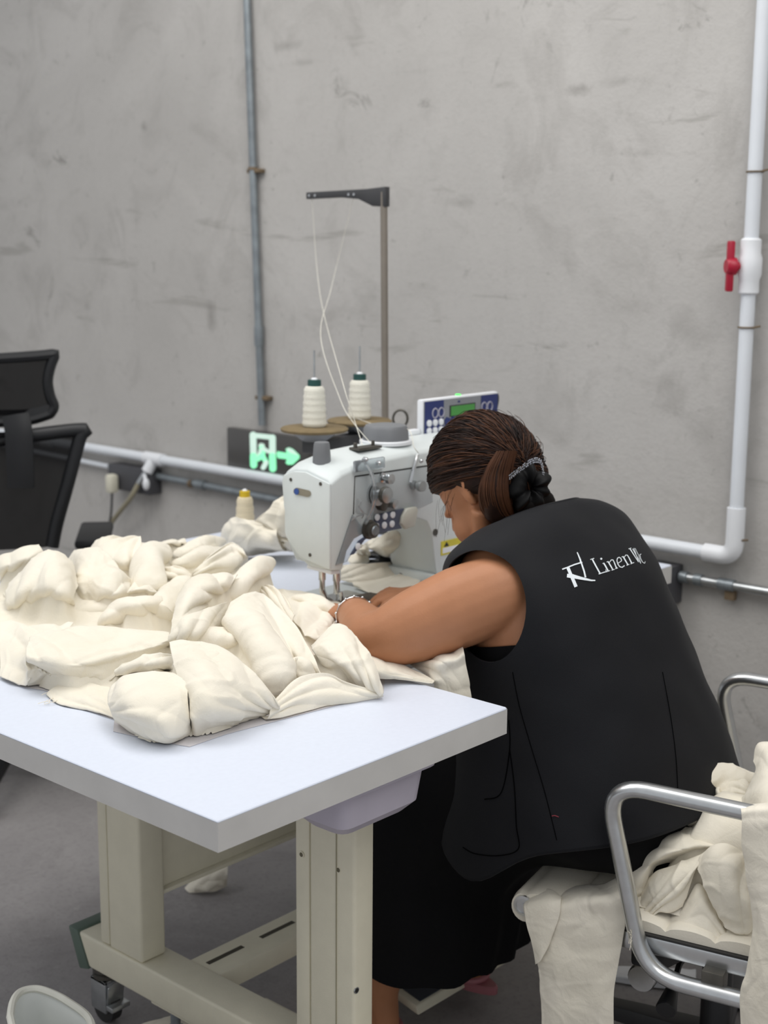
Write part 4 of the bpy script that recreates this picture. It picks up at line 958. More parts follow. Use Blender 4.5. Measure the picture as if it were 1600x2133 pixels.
for i in range(96):                                 # ruffled band: a fat ring whose tube swells and pinches in soft gathers
    t = 2*math.pi*i/96; d = us_*math.cos(t)+vs2*math.sin(t); k_ = .5+.5*math.sin(7*t+.8*math.sin(3*t)); rr = .013+.006*k_
    cc_ = sc_+d*(.021+.003*k_)+ax_s*(.004*math.sin(5*t+1))
    rgs.append([cc_+d*(rr*math.cos(q)*(1+.12*math.sin(3*q+5*t)))+ax_s*(rr*1.15*math.sin(q)) for q in [2*math.pi*k/16 for k in range(16)]])
pf.loft(rgs, loop=True); pf.build('scrunchie', M_SATIN, hair, smooth=180)
bn = MB().ell(Px(1112, 1052, .872), (.044, .034, .032), nu=18, nv=12); bn.build('bun', mat('black_brown_hair', '0b0706', .6, var=.3, scale=60, spec=.1), hair, smooth=70)
cpth = spline([Px(1062, 995, .806), Px(1085, 976, .806), Px(1110, 960, .812), Px(1126, 962, .822), Px(1132, 985, .83)], 12)
cb = MB().tube(cpth, .0020, 6).build('hair_comb', M_DSTEEL, hair)
gm = MB()
for i, p in enumerate(cpth):
    for s in (-1, 0, 1):
        if rnd.random() < .3: continue
        q = p+UP*(.0034*s)-FW*.002+RT*rnd.uniform(-.001, .001); gm.ell(q, (.0015, .0015, .0015), nu=6, nv=4)
o = gm.build('comb_stones', M_GEM, cb, smooth=None); o['kind'] = 'stuff'
MB().tube([Px(1022, 1000, .80), Px(1010, 1012, .80)], .0008, 5).ell(Px(1010, 1011, .799), (.0018, .0018, .0018), nu=8, nv=6).build('hair_pin', M_CHROME, hair)

# ---- bracelet on the left wrist
wv = arm(-1)[-1]; wd_ = (arm(-1)[-1]-arm(-1)[-2]).normalized(); u_ = wd_.orthogonal().normalized(); w_ = wd_.cross(u_); bc_ = wv-wd_*.016
bl = MB().tube([bc_+(u_*math.cos(t)+w_*math.sin(t))*.0335 for t in [2*math.pi*k/32 for k in range(32)]], .0015, 6, closed=True)
brc = bl.build('bracelet', M_CHROME, wk)
for k in range(14):
    t = 2*math.pi*k/14; MB().ell(bc_+(u_*math.cos(t)+w_*math.sin(t))*.0345, (.0026, .0026, .0026), nu=8, nv=6).build('bead', M_CHROME, brc)

# ---- print and seams on the vest: traced lines carried onto the cloth surface
dg = bpy.context.evaluated_depsgraph_get(); dg.update()
bmv = bmesh.new(); bmv.from_mesh(vest.data); bmv.transform(Matrix.Translation(Vector(vest['_o']))); bvh = BVHTree.FromBMesh(bmv)
def onvest(px, py, off=.0009):
    h, nrm, _, _ = bvh.ray_cast(CAM, ray(px, py).normalized())
    if h is None: return None
    if nrm.dot(FW) > 0: nrm = -nrm
    return h+nrm*off
def vpoly(name, polys, z=(1140, 1120, 6.154), off=.0012, m_=M_PRINT, par=None):
    b = MB()
    for pl, wd0, wd1 in polys:                   # stroke: polyline with width, in zoomed photo units
        pts = [Vector((p[0], p[1])) for p in pl]; L_ = []; fine = []
        for i in range(len(pts)-1):
            m_n = max(1, int((pts[i+1]-pts[i]).length/9))
            for k in range(m_n): fine.append(pts[i].lerp(pts[i+1], k/m_n))
        fine.append(pts[-1]); quads = []
        for i, p in enumerate(fine):
            d = (fine[min(i+1, len(fine)-1)]-fine[max(i-1, 0)]).normalized(); nn_ = Vector((-d.y, d.x)); w0 = wd0+(wd1-wd0)*i/max(1, len(fine)-1)
            a_ = onvest(z[0]+(p+nn_*w0/2).x/z[2], z[1]+(p+nn_*w0/2).y/z[2], off); b_ = onvest(z[0]+(p-nn_*w0/2).x/z[2], z[1]+(p-nn_*w0/2).y/z[2], off)
            quads.append((a_, b_))
        for i in range(len(quads)-1):
            if None in quads[i] or None in quads[i+1]: continue
            b.add([quads[i][0], quads[i][1], quads[i+1][1], quads[i+1][0]], [(0, 1, 2, 3)])
    if b.f: return b.build(name, m_, par or vest, smooth=180)
def arc(cx, cy, rx, ry, a0, a1, rot=0, n=12):
    out = []
    for k in range(n+1):
        t = math.radians(a0+(a1-a0)*k/n); x, y = rx*math.cos(t), ry*math.sin(t); out.append((cx+x*math.cos(rot)-y*math.sin(rot), cy+x*math.sin(rot)+y*math.cos(rot)))
    return out
vpoly('logo_mark', [([(188, 410), (250, 388), (350, 348), (445, 320)], 16, 16), ([(380, 193), (402, 245), (420, 290), (428, 330)], 12, 22), ([(432, 325), (450, 380), (470, 440), (486, 515)], 18, 22),
                    ([(262, 392), (290, 460), (330, 550), (365, 634)], 40, 42), ([(250, 490), (330, 500)], 46, 54), ([(320, 498), (430, 525), (560, 552), (612, 552)], 50, 14)])
L1 = [([(575, 285), (620, 370), (672, 462)], 17, 17), ([(548, 286), (598, 270)], 9, 9), ([(655, 470), (755, 438)], 12, 10), ([(757, 446), (742, 410)], 14, 3)]
I1 = [([(722, 335), (745, 375), (775, 430)], 17, 17), ([(704, 338), (726, 328)], 7, 7), ([(762, 440), (800, 426)], 8, 8), (arc(688, 276, 6, 6, 0, 360), 14, 14)]
N1 = [([(775, 312), (805, 362), (838, 420)], 15, 15), ([(756, 318), (780, 308)], 7, 7), ([(820, 424), (858, 410)], 8, 8), ([(790, 325), (815, 290), (838, 290), (852, 318), (882, 395)], 7, 16), ([(866, 404), (900, 392)], 8, 8)]
E1 = [([(898, 336), (948, 302)], 8, 8), ([(948, 302), (940, 272), (918, 256), (895, 268), (888, 300), (900, 345), (925, 378), (955, 385), (985, 362)], 10, 12)]
N2 = [([(968, 248), (998, 300), (1028, 352)], 15, 15), ([(948, 254), (972, 243)], 7, 7), ([(1012, 360), (1046, 346)], 8, 8), ([(982, 258), (1000, 228), (1022, 230), (1040, 258), (1076, 330)], 7, 16), ([(1062, 342), (1108, 322)], 8, 8)]
W1 = [([(1036, 150), (1072, 138)], 7, 7), ([(1055, 146), (1105, 225), (1165, 318)], 13, 8), ([(1165, 318), (1128, 205), (1105, 140)], 6, 6), ([(1090, 148), (1140, 238), (1194, 338)], 10, 6), ([(1194, 338), (1165, 230), (1120, 140)], 5, 5)]
O1 = [([(1198, 215), (1180, 225), (1190, 270), (1215, 318), (1242, 335), (1250, 310)], 8, 6)]
for nm, st_ in (('letter_L', L1), ('letter_i', I1), ('letter_n', N1), ('letter_e', E1), ('letter_n', N2), ('letter_W', W1), ('letter_o', O1)): vpoly(nm, st_)
M_SEAM = mat('black_seam', '030304', .9, spec=.05)
def seam(name, pts, r=.0007, m_=M_SEAM, n=8, off=.0004):
    f = []
    for p in spline([V(x, y, 0) for x, y in pts], n):
        q = onvest(p.x, p.y, off)
        if q is not None and (not f or (q-f[-1]).length < .06): f.append(q)
    if len(f) > 2: return MB().tube(f, r, 6).build(name, m_, vest)
seam('back_seam', [(1068, 1400), (1082, 1470), (1105, 1550), (1135, 1650), (1160, 1750)])
seam('side_fold', [(1380, 1400), (1398, 1500), (1408, 1580), (1412, 1650)])
pk = seam('pocket_edge', [(1062, 1560), (1072, 1640), (1076, 1720), (1080, 1768), (1040, 1782), (990, 1778), (965, 1765)], .0010)
seam('pocket_edge', [(1060, 1500), (1062, 1560), (1045, 1650), (1010, 1665)], .0010)
zl_ = [p for p in (onvest(902, 1690, .004), onvest(906, 1702, .004)) if p is not None]
zp_ = next((q for q in (onvest(x_, 1692, .004) for x_ in range(896, 1000, 3)) if q is not None), V(.66, .22, .50))
MB().box(zp_+V(-.004, -.003, -.006), zp_+V(.004, .003, .006)).tube([zp_+V(0, 0, -.004), zp_+V(-.002, 0, -.014), zp_+V(-.003, 0, -.034)], [.002, .0026, .0042], 8).build('zip_pull', M_STEEL, vest)
seam('loose_thread', [(1150, 1700), (1156, 1699), (1164, 1702)], .0008, mat('red_thread', '7a2a34', .8), 4)
# bound edges: hem and armholes follow the open edges of the vest cloth
hem = vr[-1]
MB().tube([p+V(0, 0, -.001) for p in hem], .0042, 6, closed=True).build('hem_binding', M_VEST, vest)
MB().tube([p for p in vr[0]], .005, 8, closed=True).build('neck_binding', M_VEST, vest)
bmv.free()
# ------------------------------------------------------------------ cloth
def cr1(a, b, c, d, t): return .5*((2*b)+(c-a)*t+(2*a-5*b+4*c-d)*t*t+(3*b-a-3*c+d)*t**3)
def resample(row, m_):
    P = [Vector(p) for p in row]; n = len(P)-1; out = []
    for k in range(m_+1):
        x = k/m_*n; i = min(int(x), n-1); t = x-i
        out.append(cr1(P[max(i-1, 0)], P[i], P[i+1], P[min(i+2, n)], t))
    return out
def wrinkle(p, seed, amp):
    ang = seed*2.4; ca, sa = math.cos(ang), math.sin(ang)
    q = p+V(seed*3.1, seed*1.7, seed*.9)
    w_ = V(noise.noise(q*7), noise.noise(q*7+V(5, 0, 0)), noise.noise(q*7+V(0, 5, 0)))*.05
    q2 = q+w_; e = V((q2.x*ca+q2.y*sa)*7, (-q2.x*sa+q2.y*ca)*22, q2.z*16)
    r1 = max(0., 1-abs(noise.noise(e))*3.2); e2 = V((q2.x*sa+q2.y*ca)*13, (q2.x*ca-q2.y*sa)*34, q2.z*26)
    r2 = max(0., 1-abs(noise.noise(e2))*3.5)
    big = noise.noise(q*8.5)+.5*noise.noise(q*17)
    return amp*(.95*big+.70*r1*r1*noise.noise(q*5+V(2, 2, 2))*2.2-.28*r2*r2+.05*noise.noise(q*70))
SEED = [0]
def gather(u, v, sd, closed):               # creases that fan out from a tucked corner (sheets) or wind along a roll
    if closed:
        t = 2*math.pi*v; return .55*math.sin(2*t+7*u+sd)*math.sin(math.pi*u)+.35*math.sin(3*t-11*u+2*sd)*math.sin(math.pi*u)
    cu, cv = ((-.12, -.15), (1.12, -.15), (-.12, 1.15), (1.12, 1.15), (.45, -.3), (.55, 1.3))[sd % 6]
    r = math.hypot(u-cu, v-cv); th = math.atan2(v-cv, u-cu)
    w = math.sin(th*(7+sd % 4)+sd+1.2*math.sin(3*r+sd)); w = (1-abs(w))*2-1
    return w*min(1, r*1.6)*math.exp(-max(0, r-.45)*1.5)
def grid_obj(G, name, parent, material, amp=.004, thick=.0016, closed=False, fan=0.):
    SEED[0] += 1; sd = SEED[0]; R = len(G); Cn = len(G[0]); out = []
    for i in range(R):
        row = []
        for j in range(Cn):
            du = G[i][(j+1) % Cn if closed else min(j+1, Cn-1)]-G[i][(j-1) % Cn if closed else max(j-1, 0)]; dv = G[min(i+1, R-1)][j]-G[max(i-1, 0)][j]
            nn = du.cross(dv)
            if nn.length > 1e-10: nn.normalize()
            p = G[i][j]; w = wrinkle(p, sd, amp)
            if fan: w += fan*gather(i/(R-1), j/(Cn if closed else Cn-1), sd, closed)*(1 if closed else min(1, 6*min(j, Cn-1-j)/(Cn-1)+.15))
            row.append(p+nn*w)
        out.append(row)
    b = MB(); b.loft(out, caps=False, closed=closed); o = b.build(name, material, parent, smooth=None)
    for p in o.data.polygons: p.use_smooth = True
    if thick and not closed:
        s = o.modifiers.new('thickness', 'SOLIDIFY'); s.thickness = thick; s.offset = 0
    return o
def sheet(rows, parent, name='fold', mu=64, mv=14, amp=.0055, material=None, thick=.0016, fan=None):
    Rr = [resample(r, mu) for r in rows]; G = [list(x) for x in zip(*[resample([r[j] for r in Rr], mv*(len(rows)-1)) for j in range(mu+1)])]
    return grid_obj(G, name, parent, material or M_LINEN, amp, thick, fan=(amp*.85 if fan is None else fan))
def roll(spine, rad, parent, name='fold', flat=.8, mu=56, seg=36, amp=.0055, up=(0, 0, 1), material=None):
    n = len(spine); P = resample(spine, mu); Rr = [interp(list(range(n)), rad, k/mu*(n-1))*max(.02, min(1, math.sqrt(min(k, mu-k)/mu/.10))) for k in range(mu+1)]; u = Vector(up); G = []
    for i in range(mu+1):
        T = (P[min(i+1, mu)]-P[max(i-1, 0)]).normalized(); w = u-T*u.dot(T); w.normalize(); x = T.cross(w)
        G.append([P[i]+w*(Rr[i]*flat*math.cos(t)*(1 if math.cos(t) > 0 else .9))+x*(Rr[i]*math.sin(t)) for t in [2*math.pi*k/seg for k in range(seg)]])
    return grid_obj(G, name, parent, material or M_LINEN, amp, 0, closed=True, fan=amp*.8)
def zq(x, y, z): return Pz(x/1.951, 1040+y/1.951, z)
def ZS_(rows): return [[zq(*p) for p in r] for r in rows]

lh = thing('linen_heap', zq(600, 700, ZT), 'big heap of crumpled cream linen spread over the near end of the white table', 'fabric')
F = []
# back row
F.append(('s', [[(0, 235, .86), (60, 212, .875), (120, 192, .885), (158, 185, .885)], [(0, 275, .855), (60, 255, .87), (120, 235, .88), (172, 215, .88)], [(0, 318, .83), (50, 300, .84), (110, 282, .85), (170, 262, .85)], [(0, 345, .79), (50, 335, .80), (110, 330, .80), (170, 320, .80)]]))
F.append(('s', [[(365, 205, .84), (400, 166, .865), (480, 152, .875), (572, 150, .875)], [(368, 230, .84), (410, 195, .86), (490, 185, .865), (575, 180, .865)], [(390, 290, .83), (440, 260, .84), (510, 260, .845), (572, 240, .845)], [(470, 330, .80), (510, 320, .80), (545, 330, .80), (572, 335, .79)]]))
F.append(('s', [[(575, 182, .85), (640, 175, .85), (700, 165, .85), (752, 160, .845)], [(575, 198, .85), (640, 188, .852), (700, 180, .852), (757, 180, .845)], [(590, 225, .82), (650, 215, .82), (710, 210, .815), (760, 210, .81)]]))
F.append(('r', [(720, 232, .83), (790, 200, .835), (850, 180, .835), (905, 170, .82)], [.018, .024, .022, .008]))
F.append(('r', [(700, 270, .83), (780, 250, .83), (850, 225, .83), (920, 205, .82)], [.012, .020, .018, .008]))
F.append(('s', [[(775, 320, .83), (800, 280, .85), (860, 225, .865), (930, 180, .865), (960, 182, .86)], [(790, 330, .83), (840, 285, .85), (890, 240, .855), (950, 210, .855), (1000, 225, .85)], [(820, 335, .82), (880, 300, .83), (930, 280, .835), (980, 255, .835), (1010, 245, .83)], [(850, 335, .80), (900, 325, .80), (950, 305, .80), (1000, 275, .80), (1015, 262, .79)]]))
# left domes
F.append(('s', [[(35, 350, .83), (80, 290, .86), (130, 240, .88), (190, 203, .895), (240, 215, .89), (290, 260, .87), (310, 320, .84)],
                [(35, 395, .825), (85, 330, .855), (140, 285, .875), (195, 265, .885), (245, 285, .88), (285, 320, .865), (305, 360, .84)],
                [(35, 445, .81), (80, 400, .835), (140, 370, .85), (200, 370, .855), (245, 385, .85), (280, 400, .84), (300, 410, .83)],
                [(40, 490, .785), (90, 470, .79), (150, 450, .80), (200, 445, .805), (250, 445, .805), (290, 440, .80), (310, 435, .80)]]))
F.append(('s', [[(278, 250, .84), (300, 210, .86), (340, 200, .875), (400, 205, .88), (450, 240, .875), (500, 300, .855), (535, 345, .83)],
                [(290, 280, .84), (325, 240, .865), (370, 235, .875), (420, 250, .875), (460, 290, .865), (500, 335, .85), (530, 365, .83)],
                [(300, 330, .83), (325, 310, .85), (370, 310, .855), (420, 330, .855), (460, 350, .85), (490, 375, .84), (515, 390, .825)],
                [(302, 385, .82), (325, 360, .835), (360, 365, .835), (400, 385, .835), (440, 400, .83), (470, 405, .825), (490, 410, .815)],
                [(320, 415, .80), (345, 420, .81), (370, 430, .81), (400, 435, .81), (430, 430, .805), (455, 425, .80), (470, 420, .80)]]))
F.append(('r', [(40, 480, .785), (130, 478, .79), (240, 482, .79), (340, 478, .79), (420, 455, .80), (470, 410, .81), (500, 385, .82)], [.022, .028, .026, .026, .026, .022, .012]))
F.append(('s', [[(0, 345, .81), (20, 360, .815), (38, 380, .81)], [(0, 420, .80), (18, 430, .80), (36, 440, .80)], [(0, 495, .77), (15, 500, .77), (32, 500, .77)]]))
# middle
F.append(('r', [(700, 222, .845), (640, 222, .85), (602, 250, .85), (600, 320, .84), (605, 385, .825)], [.020, .032, .036, .034, .024]))
F.append(('s', [[(655, 290, .84), (690, 275, .85), (740, 280, .85), (775, 305, .84)], [(660, 320, .835), (700, 310, .84), (745, 310, .84), (772, 330, .83)], [(665, 345, .82), (700, 340, .82), (740, 335, .82), (765, 350, .815)]]))
F.append(('r', [(640, 480, .81), (680, 430, .82), (720, 370, .825), (755, 330, .825)], [.028, .032, .030, .014]))
F.append(('s', [[(515, 372, .835), (540, 345, .84), (580, 340, .84), (620, 365, .835), (658, 390, .825)], [(520, 385, .83), (550, 370, .835), (590, 370, .835), (625, 380, .83), (658, 398, .82)], [(530, 395, .81), (560, 398, .81), (600, 402, .81), (630, 405, .81), (658, 408, .80)]]))
F.append(('s', [[(400, 522, .79), (420, 470, .815), (460, 420, .835), (520, 398, .845), (590, 395, .845), (656, 395, .84)],
                [(402, 526, .785), (430, 490, .81), (480, 455, .825), (540, 435, .835), (600, 430, .835), (658, 425, .83)],
                [(405, 528, .78), (450, 515, .79), (510, 500, .80), (560, 490, .805), (610, 485, .805), (658, 475, .805)],
                [(410, 532, .77), (470, 530, .775), (530, 528, .78), (580, 525, .78), (620, 522, .78), (658, 518, .78)]]))
F.append(('r', [(640, 500, .79), (690, 470, .80), (705, 440, .80), (715, 400, .80)], [.02, .024, .022, .012]))
F.append(('s', [[(735, 395, .85), (770, 345, .87), (830, 312, .875), (900, 308, .875), (965, 312, .87)],
                [(725, 430, .855), (765, 385, .875), (820, 350, .88), (880, 345, .875), (935, 350, .865)],
                [(710, 480, .85), (750, 440, .865), (800, 400, .87), (850, 385, .865), (900, 380, .85)],
                [(695, 540, .84), (730, 510, .85), (775, 460, .855), (825, 425, .85), (880, 405, .835)],
                [(688, 572, .835), (720, 560, .84), (770, 510, .84), (830, 460, .835), (885, 420, .82)]]))
F.append(('r', [(1098, 246, .855), (1060, 275, .86), (1005, 320, .855), (950, 370, .845), (905, 405, .83)], [.014, .022, .025, .027, .020]))
F.append(('s', [[(690, 560, .84), (740, 490, .865), (820, 450, .87), (880, 430, .865), (922, 418, .855)],
                [(690, 570, .838), (750, 520, .86), (820, 490, .862), (880, 470, .855), (920, 455, .845)],
                [(692, 578, .835), (760, 560, .845), (820, 545, .845), (870, 530, .835), (905, 505, .83)],
                [(700, 590, .82), (770, 590, .82), (830, 580, .82), (870, 565, .815), (900, 545, .81)]]))
F.append(('r', [(760, 590, .82), (850, 575, .825), (930, 565, .825), (985, 570, .815), (985, 650, .80)], [.02, .028, .028, .024, .016]))
# right drape with the hollow under it
F.append(('s', [[(918, 490, .85), (940, 420, .865), (1000, 383, .87), (1060, 380, .865), (1120, 425, .86), (1190, 500, .845), (1250, 590, .825), (1312, 715, .79)],
                [(920, 495, .85), (960, 450, .865), (1010, 425, .868), (1065, 430, .862), (1120, 480, .85), (1180, 550, .835), (1235, 630, .815), (1300, 720, .785)],
                [(925, 500, .845), (975, 490, .855), (1025, 490, .855), (1070, 510, .848), (1115, 555, .835), (1165, 610, .82), (1215, 670, .80), (1270, 725, .778)],
                [(930, 508, .83), (985, 515, .835), (1030, 530, .83), (1075, 565, .82), (1110, 610, .808), (1150, 660, .795), (1200, 705, .78), (1240, 735, .77)]]))
F.append(('r', [(925, 487, .845), (985, 505, .845), (1040, 555, .835), (1080, 630, .82), (1115, 710, .80), (1150, 775, .785)], [.016, .030, .032, .034, .034, .022]))
F.append(('r', [(1150, 690, .80), (1200, 680, .80), (1240, 700, .795), (1255, 720, .785)], [.010, .018, .016, .008]))
F.append(('s', [[(1040, 345, .83), (1110, 360, .84), (1160, 400, .84), (1200, 470, .83)], [(1060, 370, .83), (1110, 400, .835), (1150, 440, .835), (1190, 500, .82)], [(1090, 400, .82), (1120, 440, .82), (1150, 480, .82), (1190, 530, .81)]]))
F.append(('s', [[(1130, 375, .80), (1200, 385, .80), (1290, 400, .795), (1370, 425, .788), (1450, 430, .775)],
                [(1150, 410, .805), (1220, 415, .805), (1290, 430, .80), (1350, 455, .792), (1400, 465, .782)],
                [(1180, 470, .805), (1240, 480, .805), (1300, 500, .80), (1345, 500, .795), (1372, 490, .785)],
                [(1240, 560, .80), (1280, 565, .80), (1320, 550, .80), (1350, 530, .795), (1375, 515, .78)]]))
F.append(('r', [(1180, 410, .805), (1250, 412, .805), (1330, 440, .80), (1365, 470, .79)], [.010, .016, .016, .010]))
F.append(('s', [[(1268, 600, .815), (1310, 555, .83), (1375, 513, .838), (1430, 548, .835), (1490, 620, .82), (1535, 700, .80), (1560, 785, .772)],
                [(1275, 615, .815), (1330, 590, .83), (1385, 575, .835), (1435, 610, .828), (1480, 670, .812), (1520, 735, .793), (1555, 795, .77)],
                [(1290, 640, .81), (1340, 650, .815), (1390, 665, .812), (1430, 695, .803), (1470, 735, .79), (1505, 770, .778), (1545, 803, .766)],
                [(1305, 670, .80), (1345, 690, .795), (1385, 715, .785), (1410, 735, .778), (1440, 752, .772), (1480, 775, .767), (1530, 807, .7625)]]))
F.append(('s', [[(1120, 815, .785), (1180, 755, .795), (1245, 722, .80), (1330, 712, .80), (1400, 740, .79), (1470, 765, .78), (1550, 785, .77)],
                [(1100, 850, .778), (1180, 795, .788), (1255, 765, .79), (1340, 752, .788), (1410, 768, .78), (1480, 785, .774), (1555, 793, .768)],
                [(1085, 885, .768), (1180, 840, .775), (1260, 815, .776), (1345, 800, .775), (1420, 798, .772), (1490, 800, .768), (1558, 799, .765)],
                [(1060, 880, .763), (1092, 896, .7625), (1200, 872, .7625), (1310, 842, .7625), (1400, 825, .7625), (1490, 812, .7625), (1556, 802, .7625)]], .0035))
# left drape
F.append(('s', [[(0, 505, .80), (60, 500, .805), (130, 520, .81), (220, 515, .815), (300, 510, .815)], [(0, 560, .795), (60, 560, .80), (120, 570, .805), (180, 560, .81), (260, 550, .815)], [(0, 640, .782), (50, 650, .785), (95, 660, .788), (125, 650, .80), (180, 620, .81)], [(0, 722, .764), (50, 745, .764), (104, 760, .764), (112, 740, .775), (130, 700, .79)]]))
F.append(('s', [[(128, 560, .815), (260, 528, .825), (400, 520, .83), (540, 520, .835), (688, 530, .84)],
                [(108, 620, .82), (230, 590, .825), (370, 575, .828), (520, 560, .83), (690, 570, .835)],
                [(112, 650, .815), (220, 660, .815), (350, 655, .815), (490, 620, .82), (690, 592, .825)],
                [(150, 670, .80), (250, 705, .795), (370, 705, .795), (465, 680, .80), (690, 605, .815)],
                [(200, 700, .785), (275, 735, .775), (370, 755, .772), (440, 762, .772), (480, 700, .79)]]))
F.append(('s', [[(104, 640, .815), (108, 690, .80), (112, 756, .764)], [(125, 650, .812), (150, 700, .79), (170, 752, .764)], [(150, 665, .80), (200, 715, .785), (262, 737, .766)]]))
F.append(('s', [[(470, 700, .80), (540, 660, .815), (620, 635, .825), (700, 635, .83), (750, 655, .83)], [(470, 708, .798), (540, 685, .81), (620, 670, .818), (700, 675, .82), (755, 700, .82)], [(475, 712, .785), (550, 700, .79), (630, 695, .795), (700, 705, .80), (765, 738, .805)]]))
F.append(('s', [[(262, 745, .772), (320, 742, .776), (390, 755, .778), (450, 770, .775)], [(205, 775, .768), (290, 790, .772), (370, 805, .773), (450, 815, .772)], [(190, 795, .7625), (240, 832, .7625), (360, 858, .7625), (468, 892, .7625)]], .0025))
# front lobes
F.append(('s', [[(437, 800, .80), (470, 740, .815), (540, 714, .822), (640, 703, .828), (720, 715, .832), (768, 740, .832)],
                [(435, 830, .80), (500, 785, .822), (580, 775, .828), (660, 780, .828), (725, 795, .824), (762, 805, .818)],
                [(447, 870, .788), (520, 868, .808), (600, 870, .812), (675, 880, .808), (735, 888, .80), (770, 890, .793)],
                [(462, 903, .772), (538, 932, .778), (615, 958, .780), (688, 966, .780), (748, 948, .776), (775, 932, .772)],
                [(472, 908, .7625), (545, 950, .7625), (620, 978, .7625), (688, 990, .7625), (752, 970, .7625), (785, 942, .7625)]], .0032))
F.append(('s', [[(688, 578, .85), (780, 572, .855), (880, 600, .852), (980, 660, .84), (1070, 750, .815), (1142, 838, .785)],
                [(695, 620, .85), (790, 640, .852), (880, 680, .845), (970, 735, .828), (1060, 795, .803), (1138, 848, .778)],
                [(715, 690, .838), (800, 720, .84), (880, 760, .832), (970, 800, .812), (1050, 835, .79), (1125, 858, .771)],
                [(742, 770, .82), (805, 810, .82), (870, 848, .81), (960, 860, .795), (1030, 865, .778), (1100, 866, .767)],
                [(765, 850, .80), (790, 890, .795), (850, 905, .783), (930, 905, .772), (1000, 885, .768), (1070, 870, .764)],
                [(772, 940, .766), (800, 960, .763), (860, 925, .7625), (930, 910, .7625), (1000, 890, .7625), (1065, 873, .7625)]], .0040))
# the folds are laid out first as single pieces, then one cloth is drawn tight over them so that it bridges the hollows
import numpy as np
fb_ = MB()
for it in F:
    if it[0] == 's': o = sheet(ZS_(it[1]), lh, amp=(it[2] if len(it) > 2 else .0055))
    else: o = roll([zq(*p) for p in it[1]], it[2], lh)
    fb_.add([v.co+Vector(lh['_o']) for v in o.data.vertices], [tuple(p.vertices) for p in o.data.polygons])
# the lowest layer, spread under all the folds
def along(pts, n):
    P = spline([V(p.x, p.y, 0) for p in pts], 8); L = [0]
    for i in range(1, len(P)): L.append(L[-1]+(P[i]-P[i-1]).length)
    out = []
    for k in range(n+1):
        d = L[-1]*k/n; i = 0
        while i < len(L)-2 and L[i+1] < d: i += 1
        out.append(P[i].lerp(P[i+1], (d-L[i])/max(1e-9, L[i+1]-L[i])))
    return out
fz = lambda pts: [zq(*p) for p in pts]
front = fz([(-200, 670, ZT), (0, 716, ZT), (104, 752, ZT), (190, 775, ZT), (300, 800, ZT), (465, 870, ZT), (560, 935, ZT), (690, 960, ZT), (770, 925, ZT), (920, 880, ZT), (1080, 855, ZT), (1210, 845, ZT), (1380, 815, ZT), (1540, 785, ZT)])
back = fz([(-200, 260, .85), (0, 235, .86), (158, 195, .885), (400, 170, .865), (572, 160, .875), (752, 165, .845), (905, 172, .82), (1000, 215, .86), (1095, 250, .855)])
right = [front[-1]]+fz([(1500, 690, .79), (1400, 540, .80), (1300, 430, .79), (1180, 350, .80)])+[back[-1]]
left = [front[0], (front[0]*2+back[0])/3, (front[0]+back[0]*2)/3, back[0]]
nu_, nv_ = 90, 90
Fr, Bk, Lf, Rg = along(front, nu_), along(back, nu_), along(left, nv_), along(right, nv_); G_ = []
for j in range(nv_+1):
    v = j/nv_; row = []
    for i in range(nu_+1):
        u = i/nu_
        p = Fr[i]*(1-v)+Bk[i]*v+Lf[j]*(1-u)+Rg[j]*u-(Fr[0]*(1-u)*(1-v)+Fr[-1]*u*(1-v)+Bk[0]*(1-u)*v+Bk[-1]*u*v)
        e = min(1, min(u+.1, 1-u, v, 1-v)/.14); e = e*e*(3-2*e)
        h = e*(.034+.030*noise.noise(p*7+V(9, 0, 0))+.016*abs(noise.noise(p*16))+.025*max(0, v-.35))
        row.append(V(p.x, p.y, ZT+.0022+max(.0, h)))
    G_.append(row)
o = grid_obj(G_, 'c', None, M_LINEN, .003, 0); fb_.add([v.co for v in o.data.vertices], [tuple(p.vertices) for p in o.data.polygons]); bpy.data.objects.remove(o)
tree = BVHTree.FromPolygons(fb_.v, fb_.f)
RCLOSE = .004; DX = .0028; gx0, gx1, gy0, gy1 = 0.0, .82, .14, 1.20; NX = int((gx1-gx0)/DX)+1; NY = int((gy1-gy0)/DX)+1
Hh = np.full((NY, NX), ZT, dtype=np.float64)
for j in range(NY):
    for i in range(NX):
        h, _, _, _ = tree.ray_cast(V(gx0+i*DX, gy0+j*DX, 1.2), V(0, 0, -1))
        if h is not None: Hh[j, i] = max(ZT, h.z)
mask = Hh > ZT+.0012
def para(A, R, sign):
    K = int(math.sqrt(2*R*.08)/DX)
    for ax in (0, 1):
        best = A.copy()
        for k in range(1, K+1):
            d = (k*DX)**2/(2*R)
            for sh in (-k, k):
                Bm = np.roll(A, sh, axis=ax)
                best = np.maximum(best, Bm-d) if sign > 0 else np.minimum(best, Bm+d)
        A = best
    return A
He = Hh.copy()
for ax in (0, 1):
    He = np.minimum.reduce([np.roll(He, k, axis=ax) for k in range(-3, 4)])
CL = para(para(He, RCLOSE, 1), RCLOSE, -1)
def blur(A, n):
    for _ in range(n):
        A = (A+np.roll(A, 1, 0)+np.roll(A, -1, 0)+np.roll(A, 1, 1)+np.roll(A, -1, 1))/5
    return A
CL = blur(np.maximum(CL, He), 3)
Mk = blur(mask.astype(float), 110); Wt = np.clip((Mk-.90)/.095, 0, 1); Wt = Wt*Wt*(3-2*Wt)
CL = ZT+.0022+(CL-.0022-ZT)*Wt
bmk = Mk > .88; vid = -np.ones((NY, NX), dtype=int); vs_ = []; fs_ = []
gyv, gxv = np.gradient(CL, DX)
